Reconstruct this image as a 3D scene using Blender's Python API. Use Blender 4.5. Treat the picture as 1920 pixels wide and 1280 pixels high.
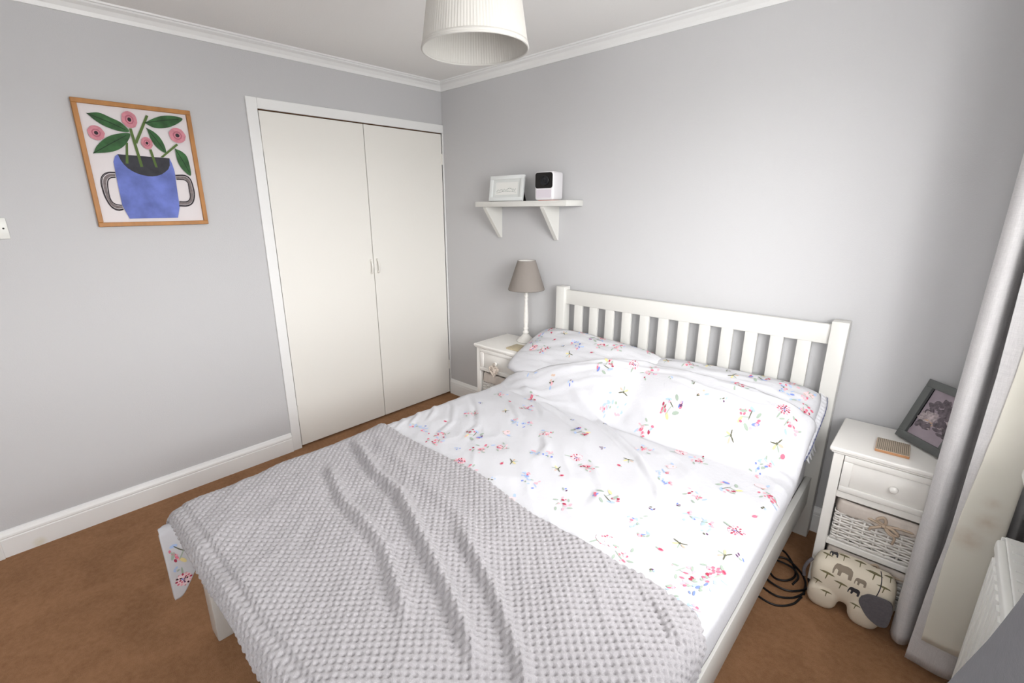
import bpy, bmesh, math, random
import numpy as np
from mathutils import Vector, Matrix
from mathutils.bvhtree import BVHTree
from mathutils.geometry import tessellate_polygon

random.seed(7)
RNG = np.random.default_rng(11)
scene = bpy.context.scene
for o in list(bpy.data.objects):
    bpy.data.objects.remove(o, do_unlink=True)
COL = scene.collection
PI = math.pi

# ------------------------------------------------------------------ camera
CAM = Vector((2.8781, -2.4848, 1.5171))
YAW, PITCH, ROLL = 2.3350, 0.2786, -0.0091
FPX = 885.46
cam_d = bpy.data.cameras.new('camera')
cam = bpy.data.objects.new('camera', cam_d)
COL.objects.link(cam)
fwd = Vector((math.cos(YAW) * math.cos(PITCH), math.sin(YAW) * math.cos(PITCH), -math.sin(PITCH)))
rt = Vector((math.sin(YAW), -math.cos(YAW), 0))
up = rt.cross(fwd)
r2 = rt * math.cos(ROLL) + up * math.sin(ROLL)
u2 = up * math.cos(ROLL) - rt * math.sin(ROLL)
M = Matrix((r2, u2, -fwd)).transposed().to_4x4()
M.translation = CAM
cam.matrix_world = M
cam_d.sensor_fit = 'HORIZONTAL'
cam_d.sensor_width = 36.0
cam_d.lens = FPX / 1920 * 36.0
cam_d.shift_x = 36.6 / 1920
cam_d.shift_y = 2.7 / 1920
cam_d.clip_start = 0.02
scene.camera = cam

# ------------------------------------------------------------------ world (bright overcast sky, darker ground)
SKY_STRENGTH = 27.0
world = bpy.data.worlds.new('overcast_sky')
scene.world = world
world.use_nodes = True
wn, wl = world.node_tree.nodes, world.node_tree.links
wn.clear()
tc = wn.new('ShaderNodeTexCoord')
sx = wn.new('ShaderNodeSeparateXYZ')
wl.new(tc.outputs['Generated'], sx.inputs[0])
rmp = wn.new('ShaderNodeValToRGB')
mr = wn.new('ShaderNodeMapRange')
mr.inputs['From Min'].default_value = -1
mr.inputs['From Max'].default_value = 1
wl.new(sx.outputs['Z'], mr.inputs['Value'])
wl.new(mr.outputs[0], rmp.inputs[0])
els = rmp.color_ramp.elements
els[0].position = 0.0
els[0].color = (0.36, 0.36, 0.355, 1)
els[1].position = 0.49
els[1].color = (0.44, 0.44, 0.435, 1)
e = els.new(0.53)
e.color = (0.95, 0.95, 0.95, 1)
e = els.new(0.60)
e.color = (1.0, 1.0, 1.0, 1)
e = els.new(0.78)
e.color = (0.62, 0.62, 0.63, 1)
bg = wn.new('ShaderNodeBackground')
bg.inputs['Strength'].default_value = SKY_STRENGTH
wo = wn.new('ShaderNodeOutputWorld')
wl.new(rmp.outputs[0], bg.inputs[0])
wl.new(bg.outputs[0], wo.inputs[0])

# window opening in the right wall
WX = 3.20
WY0, WY1, WZ0, WZ1 = -2.85, -1.02, 0.92, 2.16
pd = bpy.data.lights.new('window_portal', 'AREA')
pd.shape = 'RECTANGLE'
pd.size = WZ1 - WZ0
pd.size_y = WY1 - WY0
pd.cycles.is_portal = True
po = bpy.data.objects.new('window_portal', pd)
COL.objects.link(po)
po.location = (WX + 0.11, (WY0 + WY1) / 2, (WZ0 + WZ1) / 2)
po.rotation_euler = (0, math.radians(90), 0)
# small window added behind the camera as fill light for the right corner
VX0, VX1, VZ0, VZ1 = 2.55, 3.08, 1.30, 2.05
FRONT_Y = -3.40
pd2 = bpy.data.lights.new('fill_window_portal', 'AREA')
pd2.shape = 'RECTANGLE'
pd2.size = VX1 - VX0
pd2.size_y = VZ1 - VZ0
pd2.cycles.is_portal = True
po2 = bpy.data.objects.new('fill_window_portal', pd2)
COL.objects.link(po2)
po2.location = ((VX0 + VX1) / 2, FRONT_Y - 0.10, (VZ0 + VZ1) / 2)
po2.rotation_euler = (math.radians(90), 0, 0)

# ------------------------------------------------------------------ exposure
vs = scene.view_settings
vs.view_transform = 'Standard'
vs.look = 'None'
vs.exposure = 0.0
vs.gamma = 1.0
vs.use_curve_mapping = False


# ------------------------------------------------------------------ helpers
def lin(c):
    return tuple(((v / 12.92) if v <= 0.04045 else ((v + 0.055) / 1.055) ** 2.4) for v in c)


def mat(name, rgb, rough=0.6, bump=None, var=None, sheen=0.0, metal=0.0, spec=None, stretch=(1, 1, 1), srgb=True):
    """principled material; bump=(scale, distance, detail); var=(scale, amount)"""
    m = bpy.data.materials.new(name)
    m.use_nodes = True
    nt = m.node_tree
    b = nt.nodes['Principled BSDF']
    col = lin(rgb) if srgb else rgb
    b.inputs['Base Color'].default_value = (*col, 1)
    b.inputs['Roughness'].default_value = rough
    b.inputs['Metallic'].default_value = metal
    if spec is not None:
        b.inputs['Specular IOR Level'].default_value = spec
    if sheen:
        b.inputs['Sheen Weight'].default_value = sheen
    if bump or var:
        t = nt.nodes.new('ShaderNodeTexCoord')
        mp = nt.nodes.new('ShaderNodeMapping')
        mp.inputs['Scale'].default_value = stretch
        nt.links.new(t.outputs['Object'], mp.inputs[0])
    if bump:
        n = nt.nodes.new('ShaderNodeTexNoise')
        n.inputs['Scale'].default_value = bump[0]
        n.inputs['Detail'].default_value = bump[2] if len(bump) > 2 else 2
        nt.links.new(mp.outputs[0], n.inputs['Vector'])
        bp = nt.nodes.new('ShaderNodeBump')
        bp.inputs['Distance'].default_value = bump[1]
        bp.inputs['Strength'].default_value = 1.0
        nt.links.new(n.outputs['Fac'], bp.inputs['Height'])
        nt.links.new(bp.outputs[0], b.inputs['Normal'])
    if var:
        n2 = nt.nodes.new('ShaderNodeTexNoise')
        n2.inputs['Scale'].default_value = var[0]
        n2.inputs['Detail'].default_value = 4
        nt.links.new(mp.outputs[0], n2.inputs['Vector'])
        cr = nt.nodes.new('ShaderNodeValToRGB')
        a = var[1]
        cr.color_ramp.elements[0].position = 0.3
        cr.color_ramp.elements[1].position = 0.7
        cr.color_ramp.elements[0].color = (*[c * (1 - a) for c in col], 1)
        cr.color_ramp.elements[1].color = (*[min(1, c * (1 + a)) for c in col], 1)
        nt.links.new(n2.outputs['Fac'], cr.inputs[0])
        nt.links.new(cr.outputs[0], b.inputs['Base Color'])
    return m


def setp(o, label=None, cat=None, group=None, kind=None):
    if label:
        o['label'] = label
    if cat:
        o['category'] = cat
    if group:
        o['group'] = group
    if kind:
        o['kind'] = kind
    return o


def thing(name, loc, label, cat, group=None):
    o = bpy.data.objects.new(name, None)
    o.empty_display_size = 0.05
    COL.objects.link(o)
    o.location = loc
    return setp(o, label, cat, group)


def wloc(o):
    v = Vector((0, 0, 0))
    while o is not None:
        v += o.location
        o = o.parent
    return v


def from_mesh(name, me, mats, parent=None, smooth=False, recenter=True):
    """link a mesh given in WORLD coordinates; recentre its origin, parent it"""
    if not isinstance(mats, (list, tuple)):
        mats = [mats]
    for m in mats:
        me.materials.append(m)
    n = len(me.vertices)
    co = np.empty(n * 3, dtype=np.float32)
    me.vertices.foreach_get('co', co)
    co = co.reshape(-1, 3)
    c = (co.min(0) + co.max(0)) / 2 if recenter else np.zeros(3)
    co -= c
    me.vertices.foreach_set('co', co.ravel())
    if smooth:
        me.polygons.foreach_set('use_smooth', [True] * len(me.polygons))
    me.update()
    o = bpy.data.objects.new(name, me)
    COL.objects.link(o)
    w = Vector([float(v) for v in c])
    if parent is not None:
        o.parent = parent
        o.location = w - wloc(parent)
    else:
        o.location = w
    return o


def obj(name, bm, mats, parent=None, smooth=False, auto=None):
    bmesh.ops.recalc_face_normals(bm, faces=bm.faces)
    me = bpy.data.meshes.new(name)
    bm.to_mesh(me)
    bm.free()
    o = from_mesh(name, me, mats, parent, smooth or auto is not None)
    if auto is not None:
        o.data.set_sharp_from_angle(angle=math.radians(auto))
    return o


def box(bm, x0, x1, y0, y1, z0, z1, bev=0.0, seg=2, mtx=None, mi=0):
    r = bmesh.ops.create_cube(bm, size=1.0)
    vs_ = r['verts']
    for v in vs_:
        v.co = Vector(((x0 + x1) / 2 + v.co.x * (x1 - x0), (y0 + y1) / 2 + v.co.y * (y1 - y0), (z0 + z1) / 2 + v.co.z * (z1 - z0)))
    fs = set()
    for v in vs_:
        fs.update(v.link_faces)
    es = set()
    for f in fs:
        f.material_index = mi
        es.update(f.edges)
    if bev > 0:
        rr = bmesh.ops.bevel(bm, geom=list(es), offset=bev, segments=seg, affect='EDGES', profile=0.5)
        vs_ = list({v for f in rr['faces'] for v in f.verts} | {v for v in vs_ if v.is_valid})
        for f in rr['faces']:
            f.material_index = mi
    if mtx is not None:
        allv = set(vs_)
        for v in allv:
            v.co = mtx @ v.co
    return vs_


def prism(bm, pts, axis, a0, a1, mi=0):
    """extrude a 2-D polygon; axis 'x': pts=(y,z); 'y': pts=(x,z); 'z': pts=(x,y)"""
    def P(p, a):
        if axis == 'x':
            return (a, p[0], p[1])
        if axis == 'y':
            return (p[0], a, p[1])
        return (p[0], p[1], a)
    A = [bm.verts.new(P(p, a0)) for p in pts]
    B = [bm.verts.new(P(p, a1)) for p in pts]
    n = len(pts)
    fs = [bm.faces.new(A), bm.faces.new(B[::-1])]
    for i in range(n):
        fs.append(bm.faces.new((A[i], A[(i + 1) % n], B[(i + 1) % n], B[i])))
    for f in fs:
        f.material_index = mi
    return A + B


def lathe(bm, prof, cx, cy, seg=32, close=False, ripple=None):
    """prof: list of (r,z)"""
    rings = []
    for r, z in prof:
        ring = []
        for k in range(seg):
            t = 2 * PI * k / seg
            rr = r + (ripple(t) if ripple else 0)
            ring.append(bm.verts.new((cx + rr * math.cos(t), cy + rr * math.sin(t), z)))
        rings.append(ring)
    m = len(rings)
    rng = range(m) if close else range(m - 1)
    for i in rng:
        a, b = rings[i], rings[(i + 1) % m]
        for k in range(seg):
            bm.faces.new((a[k], a[(k + 1) % seg], b[(k + 1) % seg], b[k]))
    if not close:
        if prof[0][0] > 1e-4:
            bm.faces.new(rings[0][::-1])
        if prof[-1][0] > 1e-4:
            bm.faces.new(rings[-1])
    return rings


def smooth_path(pts, n):
    """Catmull-Rom resample"""
    P = [Vector(p) for p in pts]
    P = [P[0] * 2 - P[1]] + P + [P[-1] * 2 - P[-2]]
    out = []
    segs = len(P) - 3
    for i in range(segs):
        p0, p1, p2, p3 = P[i:i + 4]
        for k in range(n):
            t = k / n
            out.append(0.5 * ((2 * p1) + (p2 - p0) * t + (2 * p0 - 5 * p1 + 4 * p2 - p3) * t * t + (3 * p1 - p0 - 3 * p2 + p3) * t ** 3))
    out.append(P[-2])
    return out


def tube(bm, pts, r, seg=6, rfun=None, mi=0):
    pts = [Vector(p) for p in pts]
    n = len(pts)
    rings = []
    prev = None
    for i, p in enumerate(pts):
        d = (pts[min(i + 1, n - 1)] - pts[max(i - 1, 0)])
        if d.length < 1e-9:
            d = Vector((0, 0, 1))
        d.normalize()
        if prev is None:
            a = Vector((0, 0, 1)) if abs(d.z) < 0.9 else Vector((1, 0, 0))
            n1 = d.cross(a).normalized()
        else:
            n1 = (prev - d * prev.dot(d))
            n1.normalize()
        prev = n1
        n2 = d.cross(n1)
        rr = rfun(i / (n - 1)) if rfun else r
        rings.append([bm.verts.new(p + (n1 * math.cos(2 * PI * k / seg) + n2 * math.sin(2 * PI * k / seg)) * rr) for k in range(seg)])
    for i in range(n - 1):
        for k in range(seg):
            f = bm.faces.new((rings[i][k], rings[i][(k + 1) % seg], rings[i + 1][(k + 1) % seg], rings[i + 1][k]))
            f.material_index = mi
    bm.faces.new(rings[0][::-1]).material_index = mi
    bm.faces.new(rings[-1]).material_index = mi


def grid_mesh(name, P):
    """P: (n, m, 3) array -> quad mesh"""
    n, m = P.shape[:2]
    idx = np.arange(n * m).reshape(n, m)
    q = np.stack([idx[:-1, :-1], idx[1:, :-1], idx[1:, 1:], idx[:-1, 1:]], -1).reshape(-1, 4)
    return arr_mesh(name, P.reshape(-1, 3), q)


def arr_mesh(name, V, Q):
    me = bpy.data.meshes.new(name)
    me.vertices.add(len(V))
    me.vertices.foreach_set('co', np.asarray(V, dtype=np.float32).ravel())
    k = Q.shape[1]
    me.loops.add(Q.size)
    me.loops.foreach_set('vertex_index', Q.astype(np.int32).ravel())
    me.polygons.add(len(Q))
    me.polygons.foreach_set('loop_start', (np.arange(len(Q)) * k).astype(np.int32))
    me.update(calc_edges=True)
    me.validate()
    return me


def vnoise(x, y, seed, scale):
    """smooth value noise in numpy, -1..1"""
    rg = np.random.default_rng(seed)
    T = rg.uniform(-1, 1, (64, 64))
    X, Y = x * scale, y * scale
    xi, yi = np.floor(X).astype(int), np.floor(Y).astype(int)
    fx, fy = X - xi, Y - yi
    fx, fy = fx * fx * fx * (fx * (fx * 6 - 15) + 10), fy * fy * fy * (fy * (fy * 6 - 15) + 10)
    g = lambda a, b: T[a % 64, b % 64]
    return (g(xi, yi) * (1 - fx) + g(xi + 1, yi) * fx) * (1 - fy) + (g(xi, yi + 1) * (1 - fx) + g(xi + 1, yi + 1) * fx) * fy


def polydist(x, y, pts):
    """signed distance (positive to the left of travel) and 0..1 position along a polyline"""
    best = np.full(x.shape, 1e9)
    sd = np.zeros(x.shape)
    tt = np.zeros(x.shape)
    L = [math.dist(pts[i], pts[i + 1]) for i in range(len(pts) - 1)]
    tot, acc = sum(L), 0
    for i in range(len(pts) - 1):
        (ax, ay), (bx, by) = pts[i], pts[i + 1]
        dx, dy = bx - ax, by - ay
        t = np.clip(((x - ax) * dx + (y - ay) * dy) / (L[i] ** 2), 0, 1)
        px, py = ax + t * dx, ay + t * dy
        d = np.hypot(x - px, y - py)
        s = np.sign(dx * (y - ay) - dy * (x - ax))
        mk = d < best
        best = np.where(mk, d, best)
        sd = np.where(mk, d * s, sd)
        tt = np.where(mk, (acc + t * L[i]) / tot, tt)
        acc += L[i]
    return sd, tt


def sstep(a, b, v):
    t = np.clip((v - a) / (b - a), 0, 1)
    return t * t * (3 - 2 * t)


# ------------------------------------------------------------------ materials
M_wall = mat('wall_paint_grey', (0.775, 0.773, 0.777), 0.85, bump=(260, 0.0006, 3))
M_ceil = mat('ceiling_paint', (0.93, 0.925, 0.915), 0.9, bump=(120, 0.0006, 3))
M_trim = mat('trim_white', (0.925, 0.925, 0.92), 0.4)
M_skirt = mat('skirting_white', (0.945, 0.945, 0.94), 0.38)
M_cream = mat("door_cream", (0.92, 0.91, 0.885), 0.42, bump=(60, 0.0003, 2))
M_gap = mat('raw_wood_gap', (0.42, 0.27, 0.15), 0.8)
M_white = mat('bed_white_paint', (0.85, 0.845, 0.825), 0.35)
M_furn = mat('furniture_ivory', (0.95, 0.94, 0.92), 0.4)
M_sheet = mat('sheet_white', (0.93, 0.93, 0.94), 0.85, bump=(300, 0.0004, 2))
M_duvet = mat('duvet_cotton', (0.84, 0.84, 0.855), 0.85, bump=(70, 0.0012, 4))
M_lining = mat('curtain_lining', (0.99, 0.98, 0.945), 0.85, var=(4, 0.03))
M_shade = mat('pendant_pleated', (0.84, 0.83, 0.81), 0.8)
M_taupe = mat('lampshade_taupe', (0.545, 0.515, 0.49), 0.85, bump=(400, 0.0005, 2))
M_lampw = mat('lamp_white_wood', (0.90, 0.89, 0.87), 0.55, var=(60, 0.05))
M_oak = mat('frame_oak', (0.68, 0.46, 0.22), 0.5, var=(30, 0.14), stretch=(1, 1, 0.3))
M_black = mat('gloss_black', (0.06, 0.05, 0.05), 0.15)
M_lens = mat('lens_dark', (0.07, 0.075, 0.09), 0.08)
M_dev = mat('device_white', (0.90, 0.89, 0.90), 0.35)
M_grill = mat('device_grille', (0.83, 0.80, 0.83), 0.6)
M_orange = mat('orange_rubber', (0.85, 0.33, 0.2), 0.5)
M_cable = mat('cable_black', (0.07, 0.07, 0.08), 0.45)
M_rad = mat('radiator_enamel', (0.90, 0.90, 0.885), 0.3)
M_dark = mat('gap_shade_and_screw_dark', (0.13, 0.12, 0.11), 0.9)  # shade colour for the drawer gaps, also used on the switch screws
M_gframe = mat('frame_dark_grey', (0.36, 0.37, 0.365), 0.5, var=(20, 0.08))
M_wframe = mat('frame_pale_white', (0.88, 0.89, 0.885), 0.5)
M_wick = mat('wicker_white', (0.93, 0.915, 0.895), 0.7, var=(40, 0.08))
M_liner = mat('liner_calico', (0.83, 0.79, 0.755), 0.9, bump=(180, 0.0008, 2))
M_bow = mat('ribbon_beige', (0.76, 0.68, 0.60), 0.85)
M_heart = mat('heart_willow', (0.86, 0.81, 0.76), 0.8, var=(150, 0.35))
M_cork = mat('coaster_tan', (0.74, 0.69, 0.58), 0.7, var=(60, 0.06))
M_plastic = mat('plastic_white', (0.88, 0.88, 0.86), 0.35)
M_metal = mat('metal_grey', (0.55, 0.55, 0.55), 0.35, metal=1.0)
M_canvas = mat('elephant_canvas', (0.88, 0.84, 0.765), 0.9, bump=(220, 0.0006, 2))
M_felt = mat('felt_charcoal', (0.36, 0.345, 0.36), 0.95, bump=(250, 0.001, 3), var=(120, 0.12))
M_prgrey = mat('print_taupe', (0.56, 0.51, 0.45), 0.9)
M_prolive = mat('print_olive', (0.46, 0.43, 0.31), 0.9)
M_prdark = mat('print_dark', (0.23, 0.22, 0.24), 0.9)
M_pvc = mat('window_white_pvc', (0.9, 0.9, 0.9), 0.3)


def weave_mat(name, rgb, sc, a, bumpd):
    m = mat(name, rgb, 0.9)
    nt = m.node_tree
    b = nt.nodes['Principled BSDF']
    t = nt.nodes.new('ShaderNodeTexCoord')
    outs = []
    for st in ((sc, sc, sc * 0.04), (sc * 0.06, sc * 0.06, sc)):
        mp = nt.nodes.new('ShaderNodeMapping')
        mp.inputs['Scale'].default_value = st
        nt.links.new(t.outputs['Object'], mp.inputs[0])
        n = nt.nodes.new('ShaderNodeTexNoise')
        n.inputs['Scale'].default_value = 1.0
        n.inputs['Detail'].default_value = 2
        nt.links.new(mp.outputs[0], n.inputs['Vector'])
        outs.append(n.outputs['Fac'])
    ad = nt.nodes.new('ShaderNodeMath')
    nt.links.new(outs[0], ad.inputs[0])
    nt.links.new(outs[1], ad.inputs[1])
    mr_ = nt.nodes.new('ShaderNodeMapRange')
    mr_.inputs['From Min'].default_value = 0.6
    mr_.inputs['From Max'].default_value = 1.4
    mr_.inputs['To Min'].default_value = 1 - a
    mr_.inputs['To Max'].default_value = 1 + a
    nt.links.new(ad.outputs[0], mr_.inputs[0])
    mx = nt.nodes.new('ShaderNodeVectorMath')
    mx.operation = 'SCALE'
    mx.inputs[0].default_value = lin(rgb)
    nt.links.new(mr_.outputs[0], mx.inputs['Scale'])
    nt.links.new(mx.outputs[0], b.inputs['Base Color'])
    bp = nt.nodes.new('ShaderNodeBump')
    bp.inputs['Distance'].default_value = bumpd
    nt.links.new(ad.outputs[0], bp.inputs['Height'])
    nt.links.new(bp.outputs[0], b.inputs['Normal'])
    return m


M_curt = weave_mat('curtain_grey_linen', (0.86, 0.85, 0.85), 900, 0.12, 0.0006)
M_curt2 = weave_mat('curtain_linen_backlit', (0.50, 0.50, 0.52), 900, 0.12, 0.0006)  # backlit shade of the near curtain put into a darker base colour

def translucent(m, fac):
    nt_ = m.node_tree
    b_n = nt_.nodes['Principled BSDF']
    out_ = nt_.nodes['Material Output']
    tr_ = nt_.nodes.new('ShaderNodeBsdfTranslucent')
    src = b_n.inputs['Base Color']
    if src.links:
        nt_.links.new(src.links[0].from_socket, tr_.inputs['Color'])
    else:
        tr_.inputs['Color'].default_value = src.default_value
    mx_ = nt_.nodes.new('ShaderNodeMixShader')
    mx_.inputs[0].default_value = fac
    nt_.links.new(b_n.outputs[0], mx_.inputs[1])
    nt_.links.new(tr_.outputs[0], mx_.inputs[2])
    nt_.links.new(mx_.outputs[0], out_.inputs['Surface'])


translucent(M_shade, 0.30)
translucent(M_lining, 0.45)
translucent(M_curt, 0.18)

def stain(m, pts, rgb):
    """irregular marks of their own at fixed places on a surface: pts = (x, y, z, radius, strength)"""
    nt_ = m.node_tree
    b_n = nt_.nodes['Principled BSDF']
    geo = nt_.nodes.new('ShaderNodeNewGeometry')
    nz = nt_.nodes.new('ShaderNodeTexNoise')
    nz.inputs['Scale'].default_value = 45
    nt_.links.new(geo.outputs['Position'], nz.inputs['Vector'])
    prev = b_n.inputs['Base Color'].links[0].from_socket if b_n.inputs['Base Color'].links else None
    for x, y, z, r_, st in pts:
        ds = nt_.nodes.new('ShaderNodeVectorMath')
        ds.operation = 'DISTANCE'
        ds.inputs[1].default_value = (x, y, z)
        nt_.links.new(geo.outputs['Position'], ds.inputs[0])
        m1 = nt_.nodes.new('ShaderNodeMapRange')
        m1.interpolation_type = 'SMOOTHSTEP'
        m1.inputs['From Min'].default_value = r_
        m1.inputs['From Max'].default_value = 0.0
        m1.inputs['To Max'].default_value = st * 1.8
        nt_.links.new(ds.outputs['Value'], m1.inputs['Value'])
        m2 = nt_.nodes.new('ShaderNodeMath')
        m2.operation = 'MULTIPLY'
        nt_.links.new(m1.outputs[0], m2.inputs[0])
        nt_.links.new(nz.outputs['Fac'], m2.inputs[1])
        mc = nt_.nodes.new('ShaderNodeMix')
        mc.data_type = 'RGBA'
        mc.inputs[7].default_value = (*lin(rgb), 1)
        if prev is None:
            mc.inputs[6].default_value = b_n.inputs['Base Color'].default_value
        else:
            nt_.links.new(prev, mc.inputs[6])
        nt_.links.new(m2.outputs[0], mc.inputs[0])
        prev = mc.outputs[2]
    nt_.links.new(prev, b_n.inputs['Base Color'])
    return prev


pv = stain(M_lining, [(3.105, -0.63, 0.615, 0.045, 0.22), (3.075, -0.63, 0.545, 0.05, 0.24), (3.100, -0.63, 0.68, 0.03, 0.15)], (0.72, 0.56, 0.36))
for l_ in list(M_lining.node_tree.links):
    if l_.to_node.type == 'BSDF_TRANSLUCENT' and l_.to_socket.name == 'Color':
        M_lining.node_tree.links.new(pv, l_.to_socket)
        break
stain(M_skirt, [(0.018, -2.605, 0.018, 0.035, 0.35)], (0.80, 0.74, 0.45))

# plush blanket: long soft pile look
M_blank = mat('blanket_plush', (0.66, 0.647, 0.655), 0.95, bump=(420, 0.0015, 3), var=(500, 0.10), sheen=0.25)

# carpet: fine brown pile, soft trampled patches
M_carpet = mat('carpet_brown', (0.52, 0.37, 0.25), 0.97)
nt = M_carpet.node_tree
pb = nt.nodes['Principled BSDF']
t = nt.nodes.new('ShaderNodeTexCoord')
n1 = nt.nodes.new('ShaderNodeTexNoise')
n1.inputs['Scale'].default_value = 330
n1.inputs['Detail'].default_value = 4
n2 = nt.nodes.new('ShaderNodeTexNoise')
n2.inputs['Scale'].default_value = 5
n2.inputs['Detail'].default_value = 5
n2.inputs['Distortion'].default_value = 0.8
n3 = nt.nodes.new('ShaderNodeTexNoise')
n3.inputs['Scale'].default_value = 55
n3.inputs['Detail'].default_value = 3
for n in (n1, n2, n3):
    nt.links.new(t.outputs['Object'], n.inputs['Vector'])
cr = nt.nodes.new('ShaderNodeValToRGB')
cr.color_ramp.elements[0].position = 0.25
cr.color_ramp.elements[0].color = (*lin((0.475, 0.33, 0.21)), 1)
cr.color_ramp.elements[1].position = 0.75
cr.color_ramp.elements[1].color = (*lin((0.69, 0.515, 0.37)), 1)
mixn = nt.nodes.new('ShaderNodeMath')
mixn.operation = 'MULTIPLY_ADD'
mixn.inputs[1].default_value = 0.40
nt.links.new(n2.outputs['Fac'], mixn.inputs[0])
ad = nt.nodes.new('ShaderNodeMath')
ad.operation = 'MULTIPLY_ADD'
ad.inputs[1].default_value = 0.30
nt.links.new(n1.outputs['Fac'], ad.inputs[0])
ad2 = nt.nodes.new('ShaderNodeMath')
ad2.operation = 'MULTIPLY'
ad2.inputs[1].default_value = 0.30
nt.links.new(n3.outputs['Fac'], ad2.inputs[0])
nt.links.new(ad2.outputs[0], ad.inputs[2])
nt.links.new(ad.outputs[0], mixn.inputs[2])
nt.links.new(mixn.outputs[0], cr.inputs[0])
nt.links.new(cr.outputs[0], pb.inputs['Base Color'])
bp = nt.nodes.new('ShaderNodeBump')
bp.inputs['Distance'].default_value = 0.006
bp.inputs['Strength'].default_value = 0.9
nt.links.new(mixn.outputs[0], bp.inputs['Height'])
nt.links.new(bp.outputs[0], pb.inputs['Normal'])

# clear window glass
M_glass = bpy.data.materials.new('window_glass')
M_glass.use_nodes = True
nt = M_glass.node_tree
nt.nodes.clear()
go = nt.nodes.new('ShaderNodeOutputMaterial')
gm = nt.nodes.new('ShaderNodeMixShader')
gt = nt.nodes.new('ShaderNodeBsdfTransparent')
gg = nt.nodes.new('ShaderNodeBsdfGlossy')
gg.inputs['Roughness'].default_value = 0.02
lw = nt.nodes.new('ShaderNodeLayerWeight')
lw.inputs['Blend'].default_value = 0.5
gp = nt.nodes.new('ShaderNodeMath')
gp.operation = 'POWER'
gp.inputs[1].default_value = 5.0
nt.links.new(lw.outputs['Facing'], gp.inputs[0])
gf = nt.nodes.new('ShaderNodeMath')          # Schlick: 0.04 head on, rising towards grazing
gf.operation = 'MULTIPLY_ADD'
gf.inputs[1].default_value = 0.6
gf.inputs[2].default_value = 0.04
nt.links.new(gp.outputs[0], gf.inputs[0])
nt.links.new(gf.outputs[0], gm.inputs[0])
nt.links.new(gt.outputs[0], gm.inputs[1])
nt.links.new(gg.outputs[0], gm.inputs[2])
nt.links.new(gm.outputs[0], go.inputs[0])

# =================================================================== SETTING
RX0, RX1, RY0, RY1, H = 0.0, WX, -3.40, 0.0, 2.38


def struct(name, bm, m, **k):
    return setp(obj(name, bm, m, **k), kind='structure')


bm = bmesh.new()
box(bm, -0.15, RX1 + 0.2, RY0 - 0.12, 0.12, -0.08, 0.0)
struct('floor', bm, M_carpet)
bm = bmesh.new()
box(bm, -0.15, RX1 + 0.2, RY0 - 0.12, 0.12, H, H + 0.1)
struct('ceiling', bm, M_ceil)
bm = bmesh.new()
box(bm, -0.15, RX1 + 0.2, 0.0, 0.12, 0, H)
struct('wall_back', bm, M_wall)
WD0, WD1, WDT = -1.330, -0.006, 2.050      # wardrobe opening
bm = bmesh.new()
box(bm, -0.15, 0.0, RY0 - 0.12, WD0, 0, H)
box(bm, -0.15, 0.0, WD0, 0.0, WDT, H)
box(bm, -0.15, -0.06, WD0, 0.0, 0, WDT)
struct('wall_left', bm, M_wall)
bm = bmesh.new()
box(bm, -0.15, VX0, RY0 - 0.12, RY0, 0, H)
box(bm, VX1, RX1 + 0.2, RY0 - 0.12, RY0, 0, H)
box(bm, VX0, VX1, RY0 - 0.12, RY0, 0, VZ0)
box(bm, VX0, VX1, RY0 - 0.12, RY0, VZ1, H)
struct('wall_front', bm, M_wall)
bm = bmesh.new()
box(bm, WX, WX + 0.2, RY0, WY0, 0, H)
box(bm, WX, WX + 0.2, WY1, 0.0, 0, H)
box(bm, WX, WX + 0.2, WY0, WY1, 0, WZ0)
box(bm, WX, WX + 0.2, WY0, WY1, WZ1, H)
struct('wall_right', bm, M_wall)

# coving
cov = [(0, H - 0.055), (0.006, H - 0.055), (0.010, H - 0.038), (0.022, H - 0.022), (0.040, H - 0.014), (0.044, H - 0.008), (0.054, H - 0.007), (0.056, H), (0, H)]
bm = bmesh.new()
prism(bm, [(d, z) for d, z in cov], 'y', RY0, 0.0)
struct('trim_1', bm, M_trim)
bm = bmesh.new()
prism(bm, [(-d, z) for d, z in cov], 'x', 0.0, WX)
struct('trim_2', bm, M_trim)
bm = bmesh.new()
prism(bm, [(WX - d, z) for d, z in cov], 'y', RY0, 0.0)
struct('trim_3', bm, M_trim)
bm = bmesh.new()
prism(bm, [(RY0 + d, z) for d, z in cov], 'x', 0.0, WX)
struct('trim_4', bm, M_trim)

# skirting boards
sk = [(0, 0), (0.018, 0), (0.018, 0.088), (0.0155, 0.091), (0.0155, 0.094), (0.018, 0.097), (0.0165, 0.106), (0.011, 0.116), (0.008, 0.124), (0, 0.127)]
bm = bmesh.new()
prism(bm, sk, 'y', -2.722, -1.383)
struct('baseboard_left', bm, M_skirt)
bm = bmesh.new()
prism(bm, [(-d, z) for d, z in sk], 'x', 0.012, WX)
struct('baseboard_back', bm, M_skirt)
bm = bmesh.new()
prism(bm, [(WX - d, z) for d, z in sk], 'y', RY0, -0.018)
struct('baseboard_right', bm, M_skirt)
bm = bmesh.new()
prism(bm, [(RY0 + d, z) for d, z in sk], 'x', 0.0, WX - 0.018)
struct('baseboard_front', bm, M_skirt)

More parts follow.
